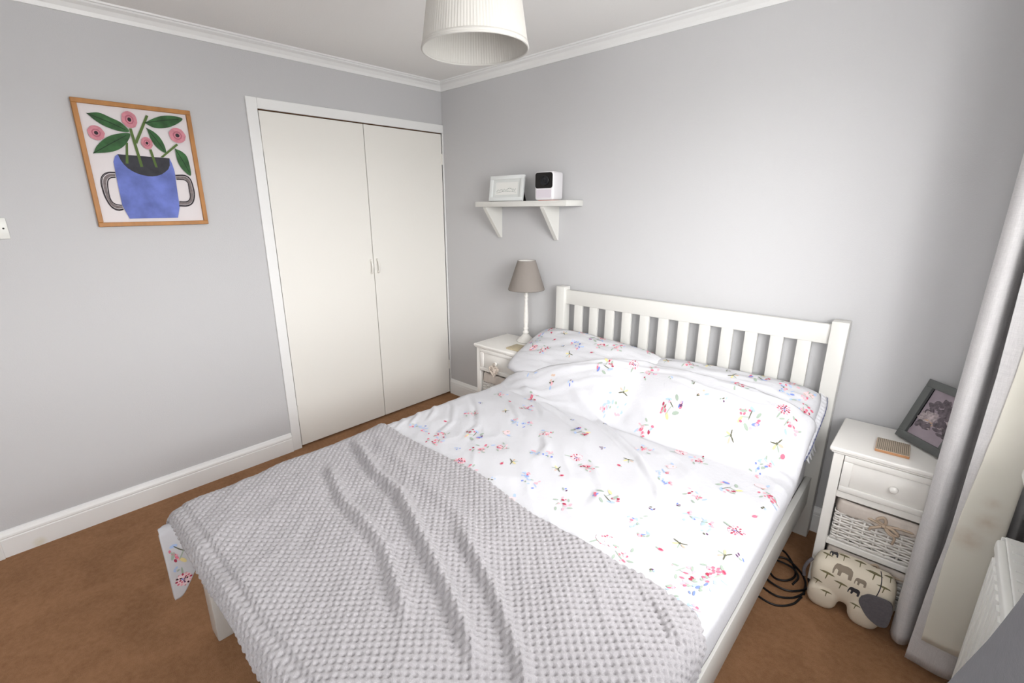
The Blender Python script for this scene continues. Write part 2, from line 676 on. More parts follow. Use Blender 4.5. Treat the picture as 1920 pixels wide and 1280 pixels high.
# room door at the far left (only the architrave edge shows)
d1 = bpy.data.objects.new('door_1', None)
COL.objects.link(d1)
d1.location = (0, -3.05, 0)
setp(d1, kind='structure')
bm = bmesh.new()
box(bm, 0.0, 0.028, -2.785, -2.722, 0, 2.05, 0.004)
box(bm, 0.0, 0.028, -3.385, -2.722, 2.05, 2.11, 0.004)
obj('door_frame', bm, M_trim, d1)
bm = bmesh.new()
box(bm, 0.0, 0.012, -3.38, -2.79, 0.008, 2.045, 0.002)
obj('door_leaf', bm, M_cream, d1)

# window_1 in the right wall: frame, two sashes with panes, sill
w1 = bpy.data.objects.new('window_1', None)
COL.objects.link(w1)
w1.location = (WX + 0.1, (WY0 + WY1) / 2, WZ0)
setp(w1, kind='structure')
bm = bmesh.new()
fx0, fx1 = WX + 0.10, WX + 0.16
for a in ((WY0, WY0 + 0.05, WZ0, WZ1), (WY1 - 0.05, WY1, WZ0, WZ1), (WY0, WY1, WZ0, WZ0 + 0.05), (WY0, WY1, WZ1 - 0.05, WZ1)):
    box(bm, fx0, fx1, *a, 0.004)
ym = (WY0 + WY1) / 2
box(bm, fx0, fx1, ym - 0.025, ym + 0.025, WZ0, WZ1, 0.004)
obj('window_frame', bm, M_pvc, w1)
for a, b in ((WY0 + 0.05, ym - 0.025), (ym + 0.025, WY1 - 0.05)):
    bm = bmesh.new()
    box(bm, WX + 0.125, WX + 0.131, a, b, WZ0 + 0.05, WZ1 - 0.05)
    obj('window_pane', bm, M_glass, w1)
bm = bmesh.new()
box(bm, 3.112, WX + 0.10, WY0 - 0.02, -0.80, 0.850, 0.882, 0.010, 3)
setp(obj('window_sill', bm, M_cream, None, auto=40), kind='structure').name = 'trim_5'

w2 = bpy.data.objects.new('fill_window', None)  # added, unseen window that only brings in fill light
COL.objects.link(w2)
w2.location = ((VX0 + VX1) / 2, RY0 - 0.08, VZ0)
setp(w2, kind='structure')
bm = bmesh.new()
for q in ((VX0, VX0 + 0.05, VZ0, VZ1), (VX1 - 0.05, VX1, VZ0, VZ1), (VX0, VX1, VZ0, VZ0 + 0.05), (VX0, VX1, VZ1 - 0.05, VZ1)):
    box(bm, q[0], q[1], RY0 - 0.10, RY0 - 0.05, q[2], q[3], 0.004)
obj('window_frame', bm, M_pvc, w2)
bm = bmesh.new()
box(bm, VX0 + 0.05, VX1 - 0.05, RY0 - 0.078, RY0 - 0.072, VZ0 + 0.05, VZ1 - 0.05)
obj('window_pane', bm, M_glass, w2)

# =================================================================== FITTED WARDROBE
wd = thing('fitted_wardrobe', (0.0, -0.67, 0.0), 'tall cream built-in wardrobe with two flat doors in the left wall beside the corner', 'wardrobe')
bm = bmesh.new()
box(bm, -0.055, -0.05, WD0, WD1, 0.0, WDT)
box(bm, -0.05, -0.012, WD0, WD0 + 0.004, 0, WDT)
box(bm, -0.05, -0.012, WD0, WD1, WDT - 0.004, WDT)
obj('backing', bm, M_gap, wd)
bm = bmesh.new()
box(bm, 0.0005, 0.014, -1.382, WD0 + 0.006, 0.0, 2.103, 0.003)
box(bm, 0.0005, 0.014, WD0 + 0.006, -0.0005, 2.048, 2.103, 0.003)
box(bm, 0.0005, 0.012, -0.010, -0.0005, 0.0, 2.048, 0.001)
obj('frame', bm, M_trim, wd)
for y0, y1, s in ((-1.318, -0.6705, 1), (-0.6655, -0.016, -1)):
    bm = bmesh.new()
    box(bm, -0.018, 0.004, y0, y1, 0.012, 2.041, 0.0015, 1)
    d = obj('door', bm, M_cream, wd)
    yh = -0.692 if s == 1 else -0.640
    bm = bmesh.new()
    tube(bm, smooth_path([(0.003, yh, 1.18), (0.020, yh, 1.172), (0.027, yh, 1.135), (0.020, yh, 1.098), (0.003, yh, 1.09)], 6), 0.007, 8)
    obj('handle', bm, M_cream, d, smooth=True)
    ye = y0 if s == 1 else y1
    for zz in (0.22, 1.83):
        bm = bmesh.new()
        box(bm, 0.003, 0.0065, ye - 0.012, ye + 0.010, zz, zz + 0.075, 0.001, 1)
        tube(bm, [(0.008, ye, zz), (0.008, ye, zz + 0.075)], 0.0045, 8)
        obj('hinge', bm, M_cream, d)

# =================================================================== RADIATOR (right wall)
rad = thing('radiator', (3.12, -1.5, 0.12), 'white panel radiator with vertical ribs under the window behind the lined curtain', 'radiator')
RYA, RYB, RZ0, RZ1 = -0.868, -2.10, 0.13, 0.70
bm = bmesh.new()
n = int((RYA - RYB - 0.06) / 0.040)
prof = [(3.118, RYA)]
pts = [(3.104, RYA - 0.0)]
y = RYA - 0.045
pts.append((3.104, y))
for k in range(n - 1):
    pts += [(3.094, y - 0.006), (3.094, y - 0.028), (3.104, y - 0.034), (3.104, y - 0.040)]
    y -= 0.040
pts += [(3.104, RYB), (3.120, RYB), (3.120, RYA)]
prism(bm, pts, 'z', RZ0, RZ1 - 0.03)
obj('panel', bm, M_rad, rad)
bm = bmesh.new()
box(bm, 3.098, 3.122, RYB, RYA, RZ1 - 0.035, RZ1, 0.008, 3)
obj('rail', bm, M_rad, rad, auto=40)
bm = bmesh.new()
box(bm, 3.150, 3.172, RYB, RYA, RZ0, RZ1, 0.006, 2)
obj('rear_panel', bm, M_rad, rad, auto=40)
bm = bmesh.new()
box(bm, 3.112, 3.168, RYB, RYA, RZ1 + 0.002, RZ1 + 0.010, 0.002)
for k in range(30):
    yy = RYB + 0.03 + k * (RYA - RYB - 0.06) / 29
    box(bm, 3.120, 3.160, yy - 0.004, yy + 0.004, RZ1 + 0.009, RZ1 + 0.013)
obj('top_grille', bm, M_rad, rad)
bm = bmesh.new()
box(bm, 3.106, 3.170, RYA, RYA + 0.003, RZ0 + 0.02, RZ1 + 0.006, 0.001)
obj('side_panel', bm, M_rad, rad)
for yy in (RYA - 0.15, RYB + 0.15):
    bm = bmesh.new()
    box(bm, 3.17, WX, yy - 0.015, yy + 0.015, RZ0 + 0.08, RZ1 - 0.08)
    obj('wall_bracket', bm, M_rad, rad)

# =================================================================== BED
BX0, BX1 = 1.139, 2.634
bed = thing('bed_frame', (1.89, -1.1, 0.0), 'white painted wooden double bed with slatted headboard against the grey wall', 'bed')
PY0, PY1 = -0.090, -0.024
for x0, x1 in ((BX0, 1.200), (2.572, BX1)):
    bm = bmesh.new()
    box(bm, x0, x1, PY0, PY1, 0.0, 1.044, 0.004)
    obj('post', bm, M_white, bed, auto=40)
bm = bmesh.new()
box(bm, 1.198, 2.574, -0.067, -0.041, 0.937, 1.024, 0.004)
obj('top_rail', bm, M_white, bed, auto=40)
bm = bmesh.new()
box(bm, 1.198, 2.574, -0.067, -0.041, 0.36, 0.45, 0.004)
obj('lower_rail', bm, M_white, bed, auto=40)
slat_me = None
for i in range(12):
    xc = 1.288 + 0.1085 * i
    if slat_me is None:
        bm = bmesh.new()
        box(bm, xc - 0.0275, xc + 0.0275, -0.064, -0.044, 0.448, 0.939, 0.003)
        s0 = obj('slat', bm, M_white, bed, auto=40)
        slat_me = s0.data
        lx = s0.location.copy()
    else:
        s = s0.copy()
        COL.objects.link(s)
        s.location = lx + Vector((0.1085 * i, 0, 0))
for x0, x1 in ((1.145, 1.170), (2.584, 2.609)):
    bm = bmesh.new()
    box(bm, x0, x1, -2.137, PY0 + 0.002, 0.170, 0.312, 0.004)
    obj('side_rail', bm, M_white, bed, auto=40)
for x0, x1 in ((1.133, 1.208), (2.560, 2.632)):
    bm = bmesh.new()
    box(bm, x0, x1, -2.200, -2.135, 0.0, 0.33, 0.004)
    obj('leg', bm, M_white, bed, auto=40)
bm = bmesh.new()
box(bm, 1.206, 2.562, -2.185, -2.160, 0.170, 0.312, 0.004)
obj('foot_rail', bm, M_white, bed, auto=40)
sl0 = None
for i in range(14):
    if sl0 is None:
        bm = bmesh.new()
        box(bm, 1.169, 2.585, -0.26, -0.19, 0.262, 0.282, 0.002, 1)
        sl0 = obj('base_slat', bm, M_white, bed)
        lx = sl0.location.copy()
    else:
        s = sl0.copy()
        COL.objects.link(s)
        s.location = lx + Vector((0, -0.137 * i, 0))

# mattress
bm = bmesh.new()
box(bm, 1.172, 2.582, -2.155, -0.095, 0.283, 0.462, 0.03, 4)
mt = obj('mattress', bm, M_sheet, auto=60)
setp(mt, 'white sheeted mattress on the bed, its edge showing above the right side rail', 'mattress')


# ------------------------------------------------------------------ pillows
def pillow(name, cx, cy, cz, w, l, h, tilt, yaw, seed, label, scallop=False, roll=0.0, print_list=None):
    n, m = 64, 44
    u = np.linspace(-1, 1, n)
    v = np.linspace(-1, 1, m)
    U, V = np.meshgrid(u, v, indexing='ij')
    edge = (np.clip(1 - np.abs(U) ** 2.6, 0, 1) * np.clip(1 - np.abs(V) ** 2.6, 0, 1))
    th = h / 2 * edge ** 0.42
    pin = 1 - 0.05 * (np.abs(U) ** 2) * (1 - np.abs(V) ** 2) * 0 - 0.0
    X = w / 2 * U * (1 - 0.055 * np.abs(V) ** 5 - 0.012 * (1 - np.abs(V) ** 3))
    Y = l / 2 * V * (1 - 0.10 * np.abs(U) ** 6 - 0.015 * (1 - np.abs(U) ** 3))
    wr = 0.006 * vnoise(U * 1.3 + 5, V * 1.3, seed, 3) + 0.004 * vnoise(U, V * 2.2, seed + 1, 6)
    wr = wr * np.clip(edge * 3, 0, 1)
    top = np.stack([X, Y, th + wr], -1)
    bot = np.stack([X, Y, -th * 0.9], -1)
    V3 = np.concatenate([top.reshape(-1, 3), bot.reshape(-1, 3)])
    R = Matrix.Rotation(yaw, 3, 'Z') @ Matrix.Rotation(roll, 3, 'Y') @ Matrix.Rotation(tilt, 3, 'X')
    R = np.array(R)
    V3 = V3 @ R.T + np.array([cx, cy, cz])
    idx = np.arange(n * m).reshape(n, m)
    q1 = np.stack([idx[:-1, :-1], idx[1:, :-1], idx[1:, 1:], idx[:-1, 1:]], -1).reshape(-1, 4)
    q2 = q1[:, ::-1] + n * m
    # side wall
    loop = list(idx[:, 0]) + list(idx[-1, 1:]) + list(idx[-2::-1, -1]) + list(idx[0, -2:0:-1])
    loop = np.array(loop)
    nx = np.roll(loop, -1)
    q3 = np.stack([nx, loop, loop + n * m, nx + n * m], -1)
    me = arr_mesh(name, V3, np.concatenate([q1, q2, q3]))
    bm2 = bmesh.new()
    bm2.from_mesh(me)
    bmesh.ops.remove_doubles(bm2, verts=bm2.verts, dist=0.0004)
    bmesh.ops.recalc_face_normals(bm2, faces=bm2.faces)
    bm2.to_mesh(me)
    bm2.free()
    o = from_mesh(name, me, M_duvet if print_list is not None else M_sheet, None, True)
    setp(o, label, 'pillow')
    return o


def cdata(o):
    bpy.context.view_layer.update()
    bm2 = bmesh.new()
    bm2.from_mesh(o.data)
    bm2.transform(Matrix.Translation(wloc(o)))
    return bm2


P_lowL = pillow('pillow', 1.52, -0.345, 0.513, 0.70, 0.46, 0.10, 0.0, 0.0, 3, 'white pillow lying flat under the left floral pillow, mostly hidden', print_list=None)
P_lowR = pillow('pillow', 2.225, -0.345, 0.513, 0.70, 0.46, 0.10, 0.0, 0.0, 4, 'white scalloped-edge pillow lying flat beneath the right floral pillow')
P_L = pillow('pillow', 1.474, -0.300, 0.662, 0.835, 0.46, 0.160, math.radians(24), math.radians(-2), 5, 'floral pillow at the lamp end of the headboard, plumper and overlapping its neighbour', print_list=[], roll=math.radians(2))
P_R = pillow('pillow', 2.205, -0.290, 0.636, 0.80, 0.45, 0.150, math.radians(24), math.radians(1), 6, 'floral pillow with frilled end beside the right bed post', print_list=[])

# ------------------------------------------------------------------ duvet
bmz = bmesh.new()
for o in (P_L, P_R, P_lowL, P_lowR):
    b2 = cdata(o)
    mm = bpy.data.meshes.new('tmp')
    b2.to_mesh(mm)
    b2.free()
    bmz.from_mesh(mm)
    bpy.data.meshes.remove(mm)
bvh_p = BVHTree.FromBMesh(bmz)
bmz.free()

# pillow height map on a regular grid
gx = np.arange(0.95, 2.80, 0.02)
gy = np.arange(-0.95, 0.0, 0.02)
HP = np.zeros((len(gx), len(gy)))
for i, x in enumerate(gx):
    for j, y in enumerate(gy):
        h = bvh_p.ray_cast(Vector((x, y, 2.0)), Vector((0, 0, -1)))
        HP[i, j] = h[0].z if h[0] is not None else 0.40
HP = np.maximum(HP, 0.0)


def blur(A, k):
    for _ in range(k):
        A = (np.pad(A, ((1, 1), (0, 0)), 'edge')[:-2] + A * 2 + np.pad(A, ((1, 1), (0, 0)), 'edge')[2:]) / 4
        A = (np.pad(A, ((0, 0), (1, 1)), 'edge')[:, :-2] + A * 2 + np.pad(A, ((0, 0), (1, 1)), 'edge')[:, 2:]) / 4
    return A


ZTOP = 0.525
HD = np.maximum(HP + 0.034, ZTOP - 0.02)
HD = np.maximum(blur(HD, 6), HP + 0.030)
HD = blur(HD, 2)


def bil(A, x, y):
    fx = np.clip((x - gx[0]) / 0.02, 0, len(gx) - 1.001)
    fy = np.clip((y - gy[0]) / 0.02, 0, len(gy) - 1.001)
    i, j = fx.astype(int), fy.astype(int)
    a, b = fx - i, fy - j
    return A[i, j] * (1 - a) * (1 - b) + A[i + 1, j] * a * (1 - b) + A[i, j + 1] * (1 - a) * b + A[i + 1, j + 1] * a * b


def fold(x, y, pts, amp, wid, off=0.0, valley=0.4, t0=0.12, t1=0.15):
    """a cloth fold following a polyline: ridge with a small valley on its right hand"""
    d, tt = polydist(x, y, pts)
    env = sstep(0, t0, tt) * (1 - sstep(1 - t1, 1, tt))
    return amp * env * (np.exp(-((d - off) / wid) ** 2) - valley * np.exp(-((d - off + wid * 1.5) / (wid * 0.75)) ** 2))


DF = [
    ([(1.36, -0.50), (1.567, -0.525), (1.787, -0.60), (1.972, -0.715), (2.101, -0.799), (2.255, -0.956), (2.36, -1.15)], 0.013, 0.017),
    ([(1.22, -0.56), (1.433, -0.611), (1.637, -0.675), (1.823, -0.766), (1.95, -0.88)], 0.009, 0.016),
    ([(1.20, -0.54), (1.36, -0.60), (1.52, -0.70), (1.62, -0.82)], 0.007, 0.014),
    ([(1.15, -0.64), (1.30, -0.72), (1.50, -0.86), (1.60, -1.02)], 0.006, 0.016),
    ([(1.10, -0.80), (1.28, -0.92), (1.42, -1.06), (1.50, -1.28)], 0.006, 0.018),
    ([(1.05, -0.92), (1.18, -1.00), (1.30, -1.12), (1.36, -1.30)], 0.006, 0.015),
    ([(1.03, -1.02), (1.14, -1.10), (1.22, -1.22)], 0.006, 0.013),
    ([(1.03, -1.12), (1.12, -1.19), (1.20, -1.32)], 0.006, 0.013),
    ([(1.03, -1.22), (1.12, -1.28), (1.18, -1.38)], 0.005, 0.012),
    ([(1.66, -0.86), (1.78, -1.00), (1.84, -1.18)], 0.006, 0.020),
    ([(1.85, -0.90), (2.00, -0.98), (2.12, -1.12), (2.18, -1.35)], 0.006, 0.022),
    ([(2.05, -0.62), (2.25, -0.72), (2.40, -0.86), (2.50, -1.02)], 0.006, 0.022),
    ([(1.95, -0.44), (2.12, -0.50), (2.34, -0.53), (2.55, -0.47)], 0.007, 0.016),
    ([(1.98, -0.33), (2.18, -0.37), (2.38, -0.385), (2.57, -0.34)], 0.007, 0.012),
    ([(2.20, -0.31), (2.36, -0.325), (2.56, -0.30)], 0.006, 0.010),
    ([(1.12, -0.56), (1.34, -0.535), (1.56, -0.45), (1.80, -0.34)], 0.009, 0.013),
    ([(1.16, -0.60), (1.40, -0.575), (1.62, -0.50), (1.88, -0.40)], 0.008, 0.012),
    ([(1.58, -0.40), (1.74, -0.345), (1.92, -0.305), (2.12, -0.30)], 0.007, 0.011),
    ([(1.30, -0.62), (1.50, -0.60), (1.70, -0.56)], 0.005, 0.010),
]


def top_h(x, y):
    """height of the bedding surface before the edges roll over"""
    z = bil(HD, x, y)
    wgt = sstep(-0.86, -0.70, y)
    flat = np.full_like(x, ZTOP)
    puff = 0.012 * vnoise(x, y, 21, 2.3) + 0.004 * vnoise(x + 3, y, 22, 5.0)
    z = flat * (1 - wgt) + np.maximum(z, flat - 0.01) * wgt + puff * (1 - 0.6 * wgt)
    for pts, a, w in DF:
        z = z + fold(x, y, pts, a, w, 0.0, 0.5, 0.2, 0.4)
    # fine directional creasing (stretched along the fold direction)
    c, s = math.cos(-0.75), math.sin(-0.75)
    p, q = x * c + y * s, -x * s + y * c
    n = vnoise(p * 0.35, q, 31, 16)
    z = z + 0.0024 * (1 - np.abs(n) * 2) + 0.0010 * vnoise(p * 0.4, q, 33, 34)
    # crease where the covered pillows meet the flat of the duvet
    d, tt = polydist(x, y, [(1.60, -0.56), (1.90, -0.60), (2.24, -0.60), (2.62, -0.52)])
    z = z - 0.012 * np.exp(-(d / 0.022) ** 2) * sstep(0, 0.2, tt)
    return z


def roll(s, r):
    """arc-length s past an edge -> (outward, drop)"""
    s = np.maximum(s, 0)
    th = np.minimum(s / r, PI / 2)
    ex = np.maximum(s - r * PI / 2, 0)
    return r * np.sin(th), r * (1 - np.cos(th)) + ex


def ytop(x):
    return np.interp(x, [0.9, 1.05, 1.3, 1.5, 1.7, 1.85, 2.1, 2.3, 2.6], [-0.50, -0.50, -0.50, -0.43, -0.32, -0.245, -0.268, -0.275, -0.295])


XL, RL = 1.125, 0.095      # left roll-over start and radius
XR, RR = 2.565, 0.050
YF, RF = -2.165, 0.065

na, nb = 300, 300
a = np.linspace(XL - 0.415, XR + 0.165, na)
A_, B_ = np.meshgrid(a, np.linspace(0, 1, nb), indexing='ij')
xin = np.clip(A_, XL, XR)
sl = np.maximum(XL - A_, 0)
sr = np.maximum(A_ - XR, 0)
yt = ytop(np.clip(A_, 1.0, 2.6))
yend = YF - 0.19
B2 = B_
YY = yt + (yend - yt) * B2
sf = np.maximum(YF - YY, 0)
yin = np.maximum(YY, YF)
oL, dL = roll(sl, RL)
sr = sr * (1 - 0.42 * sstep(-1.1, -0.45, yin) * sstep(0.03, 0.10, sr))
oR, dR = roll(sr, RR)
oF, dF = roll(sf, RF)
wob = 1 + 0.10 * vnoise(yin, yin * 0, 41, 3.0)
Xp = xin - oL * wob + oR
Yp = yin - oF
Zp = top_h(np.where(A_ < XL, Xp, xin), yin)
Zp = Zp - dL * (0.92 + 0.08 * vnoise(yin, yin * 0 + 2, 42, 4)) - dR - dF
# hanging folds on the left drop; slim the corner so it hangs to a point
hang = sstep(0.12, 0.3, sl)
Xp = Xp + hang * (0.03 + 0.012 * np.sin(yin * 21 + 2 * vnoise(yin, yin * 0, 43, 3)))
# at the foot corner the hanging side runs straight on past the mattress and droops to a point
hg = sstep(0.05, 0.16, sl)
Zp = Zp + dF * hg
Zp = Zp + 0.10 * hang * (1 - sstep(0.02, 0.17, sf))
Xp = Xp + 0.02 * hg
Yp = Yp + (oF - 0.62 * sf) * hg
# seam roll along the top edge
ed = np.exp(-((YY - yt) / 0.012) ** 2)
Zp = Zp - 0.014 * ed
DP = np.stack([Xp, Yp, Zp], -1)
me = grid_mesh('duvet', DP[:, ::-1])
duvet = from_mesh('duvet', me, M_duvet, None, True)
setp(duvet, 'white cotton duvet printed with small pink and blue flowers, rumpled over the bed', 'duvet')
sm = duvet.modifiers.new('thickness', 'SOLIDIFY')
sm.thickness = 0.022
sm.offset = -1


# ------------------------------------------------------------------ floral print flecks, laid on the cloth
def flat_mat(name, rgb):
    return mat(name, rgb, 0.85)


FL = [flat_mat('print_pale_pink', (0.95, 0.72, 0.76)), flat_mat('print_rose', (0.88, 0.46, 0.55)), flat_mat('print_crimson', (0.70, 0.22, 0.33)),
      flat_mat('print_pale_blue', (0.70, 0.79, 0.93)), flat_mat('print_blue', (0.50, 0.58, 0.85)), flat_mat('print_sage', (0.66, 0.72, 0.66)),
      flat_mat('print_olive_dark', (0.40, 0.40, 0.32)), flat_mat('print_yellow', (0.93, 0.87, 0.62)), flat_mat('print_tan', (0.85, 0.74, 0.66)),
      flat_mat('print_plum', (0.42, 0.27, 0.42)), flat_mat('print_blush', (0.965, 0.85, 0.865))]
PPINK, ROSE, CRIM, PBLUE, BLUE, SAGE, OLIVE, YEL, TAN, PLUM, BLUSH = range(11)


class Flecks:
    def __init__(s):
        s.polys = []
        s.o, s.k = None, 1.24

    def ell(s, cx, cy, rx, ry, rot, mi, n=8):
        if s.o is not None:
            cx, cy = s.o[0] + (cx - s.o[0]) * s.k, s.o[1] + (cy - s.o[1]) * s.k
        rx, ry = rx * s.k * 1.05, ry * s.k * 1.1
        c, sn = math.cos(rot), math.sin(rot)
        p = [(0, 0)]
        for k in range(n):
            t = 2 * PI * k / n
            px_, py_ = rx * math.cos(t), ry * math.sin(t)
            p.append((px_, py_))
        s.polys.append(([(cx + x * c - y * sn, cy + x * sn + y * c) for x, y in p], mi))

    def motif(s, x, y, kind, rg):
        rot = rg.uniform(0, 2 * PI)
        s.o = (x, y)

        def at(r, th):
            return x + r * math.cos(th), y + r * math.sin(th)
        if kind == 'R':
            s.ell(x, y, 0.020, 0.018, rot, BLUSH, 12)
            for i in range(12):
                q = at(0.017 + rg.uniform(-.002, .002), rot + i * PI / 6)
                s.ell(*q, 0.0038, 0.0026, rot + i * PI / 6, [ROSE, PPINK, CRIM][i % 3])
            for i in range(8):
                q = at(0.009, rot + i * PI / 4 + .3)
                s.ell(*q, 0.0032, 0.0022, rot + i, [CRIM, ROSE, PLUM][i % 3])
            for i in range(3):
                q = at(0.0035, rot + i * 2.1)
                s.ell(*q, 0.003, 0.0022, rot + i, [PLUM, BLUE, PLUM][i % 3])
            q = at(0.028, rot + 1.0)
            s.ell(*q, 0.013, 0.0022, rot + 1.0, SAGE)
        elif kind == 'P':
            for i in range(13):
                q = at(abs(rg.gauss(0, 0.015)) + 0.003, rg.uniform(0, 2 * PI))
                s.ell(*q, rg.uniform(.003, .0065), rg.uniform(.002, .0042), rg.uniform(0, 3), rg.choice([PPINK, PPINK, ROSE, ROSE, BLUSH, CRIM]))
            for i in range(4):
                q = at(0.027, rot + i * 1.6)
                s.ell(*q, 0.008, 0.0028, rot + i * 1.6 + .7, rg.choice([SAGE, PBLUE, SAGE]))
            s.ell(*at(0.012, rot), 0.0018, 0.0150, rot, SAGE)
        elif kind == 'B':
            for i in range(15):
                dx = rg.uniform(-.045, .045)
                dy = rg.gauss(0, .010)
                q = (x + dx * math.cos(rot) - dy * math.sin(rot), y + dx * math.sin(rot) + dy * math.cos(rot))
                s.ell(*q, rg.uniform(.0035, .0085), rg.uniform(.0018, .0036), rg.uniform(0, 3), rg.choice([PBLUE, PBLUE, PBLUE, BLUE, SAGE]))
            for i in (-1, 1):
                q = (x + i * .03 * math.cos(rot) - .016 * math.sin(rot), y + i * .03 * math.sin(rot) + .016 * math.cos(rot))
                for j in range(5):
                    s.ell(q[0] + rg.gauss(0, .005), q[1] + rg.gauss(0, .005), .0042, .003, rg.uniform(0, 3), rg.choice([PPINK, ROSE, PPINK]))
        elif kind == 'T':
            for i, th in enumerate((0, 2.0, 3.9)):
                q = at(0.010, rot + th)
                s.ell(*q, 0.0095, 0.0016, rot + th, [OLIVE, SAGE, OLIVE][i])
            s.ell(*at(0.011, rot + 1.0), 0.008, 0.0032, rot + 1.0, YEL)
            s.ell(*at(0.012, rot + 3.0), 0.007, 0.0028, rot + 3.0, TAN)
            s.ell(x, y, 0.0035, 0.0035, 0, OLIVE)
        elif kind == 'K':
            s.ell(x, y, 0.0072, 0.0048, rot, ROSE)
            s.ell(x, y, 0.0042, 0.0026, rot + .5, CRIM)
            s.ell(*at(0.009, rot), 0.004, 0.002, rot, SAGE)
        elif kind == 'L':
            for i, mi in enumerate((PBLUE, SAGE, YEL, SAGE, BLUE, SAGE)):
                th = rot + i * 1.05
                q = at(0.028, th)
                s.ell(*q, 0.0115, 0.0045, th + .8, mi)
            s.ell(*at(.010, rot), 0.019, 0.0014, rot, OLIVE)
            s.ell(*at(.012, rot + 1.8), 0.015, 0.0014, rot + 1.8, SAGE)
            for i in range(6):
                q = at(0.018 + rg.uniform(0, .02), rot + 1.0 + rg.gauss(0, .5))
                s.ell(*q, 0.005, 0.0033, rg.uniform(0, 3), rg.choice([ROSE, PPINK, CRIM, ROSE]))
            for i in range(5):
                q = at(0.03, rot + 4.2 + rg.gauss(0, .25))
                s.ell(*q, 0.005, 0.0035, rg.uniform(0, 3), rg.choice([PPINK, ROSE, PLUM]))
        elif kind == 'G':
            s.ell(x, y, 0.017, 0.0105, rot, BLUSH, 10)
            for i in range(9):
                q = at(rg.uniform(0.003, .016), rg.uniform(0, 2 * PI))
                s.ell(*q, .0052, .0020, rg.uniform(0, 3), rg.choice([TAN, OLIVE, TAN, SAGE, PPINK]))
            s.ell(*at(.022, rot + .5), 0.009, 0.0038, rot + 1.0, PBLUE)
        else:
            for i in range(4):
                q = at(rg.uniform(0.002, .010), rot + i * 1.7)
                s.ell(*q, .0040, .0022, rg.uniform(0, 3), rg.choice([OLIVE, PLUM, SAGE, PBLUE, BLUE]))

    def build(s, name, bvh, parent, side=False, off=0.0012):
        bm = bmesh.new()
        for i, (p, mi) in enumerate(s.polys):
            vs_ = []
            ok = True
            o_ = off + 0.00025 * (i % 5)
            for x, y in p:
                if side:      # motif given in (y, z), laid on the inner face of the hanging corner
                    h = bvh.ray_cast(Vector((1.125, x, y)), Vector((-1, 0, 0)))
                else:
                    h = bvh.ray_cast(Vector((x, y, 1.6)), Vector((0, 0, -1)))
                if h[0] is None or abs(h[1].x if side else h[1].z) < 0.25:
                    ok = False
                    break
                vs_.append(h[0] + h[1] * math.copysign(o_ + (0.023 if side else 0), h[1].x if side else h[1].z))
            if not ok or (side and max(v.x for v in vs_) - min(v.x for v in vs_) > 0.012) or (not side and max(v.z for v in vs_) - min(v.z for v in vs_) > 0.06):
                continue
            V = [bm.verts.new(v) for v in vs_]
            n = len(V) - 1
            for k in range(n):
                f = bm.faces.new((V[0], V[1 + k], V[1 + (k + 1) % n]))
                f.material_index = mi
        bmesh.ops.recalc_face_normals(bm, faces=bm.faces)
        me = bpy.data.meshes.new(name)
        bm.to_mesh(me)
        bm.free()
        return setp(from_mesh(name, me, FL, parent, True), kind='stuff')


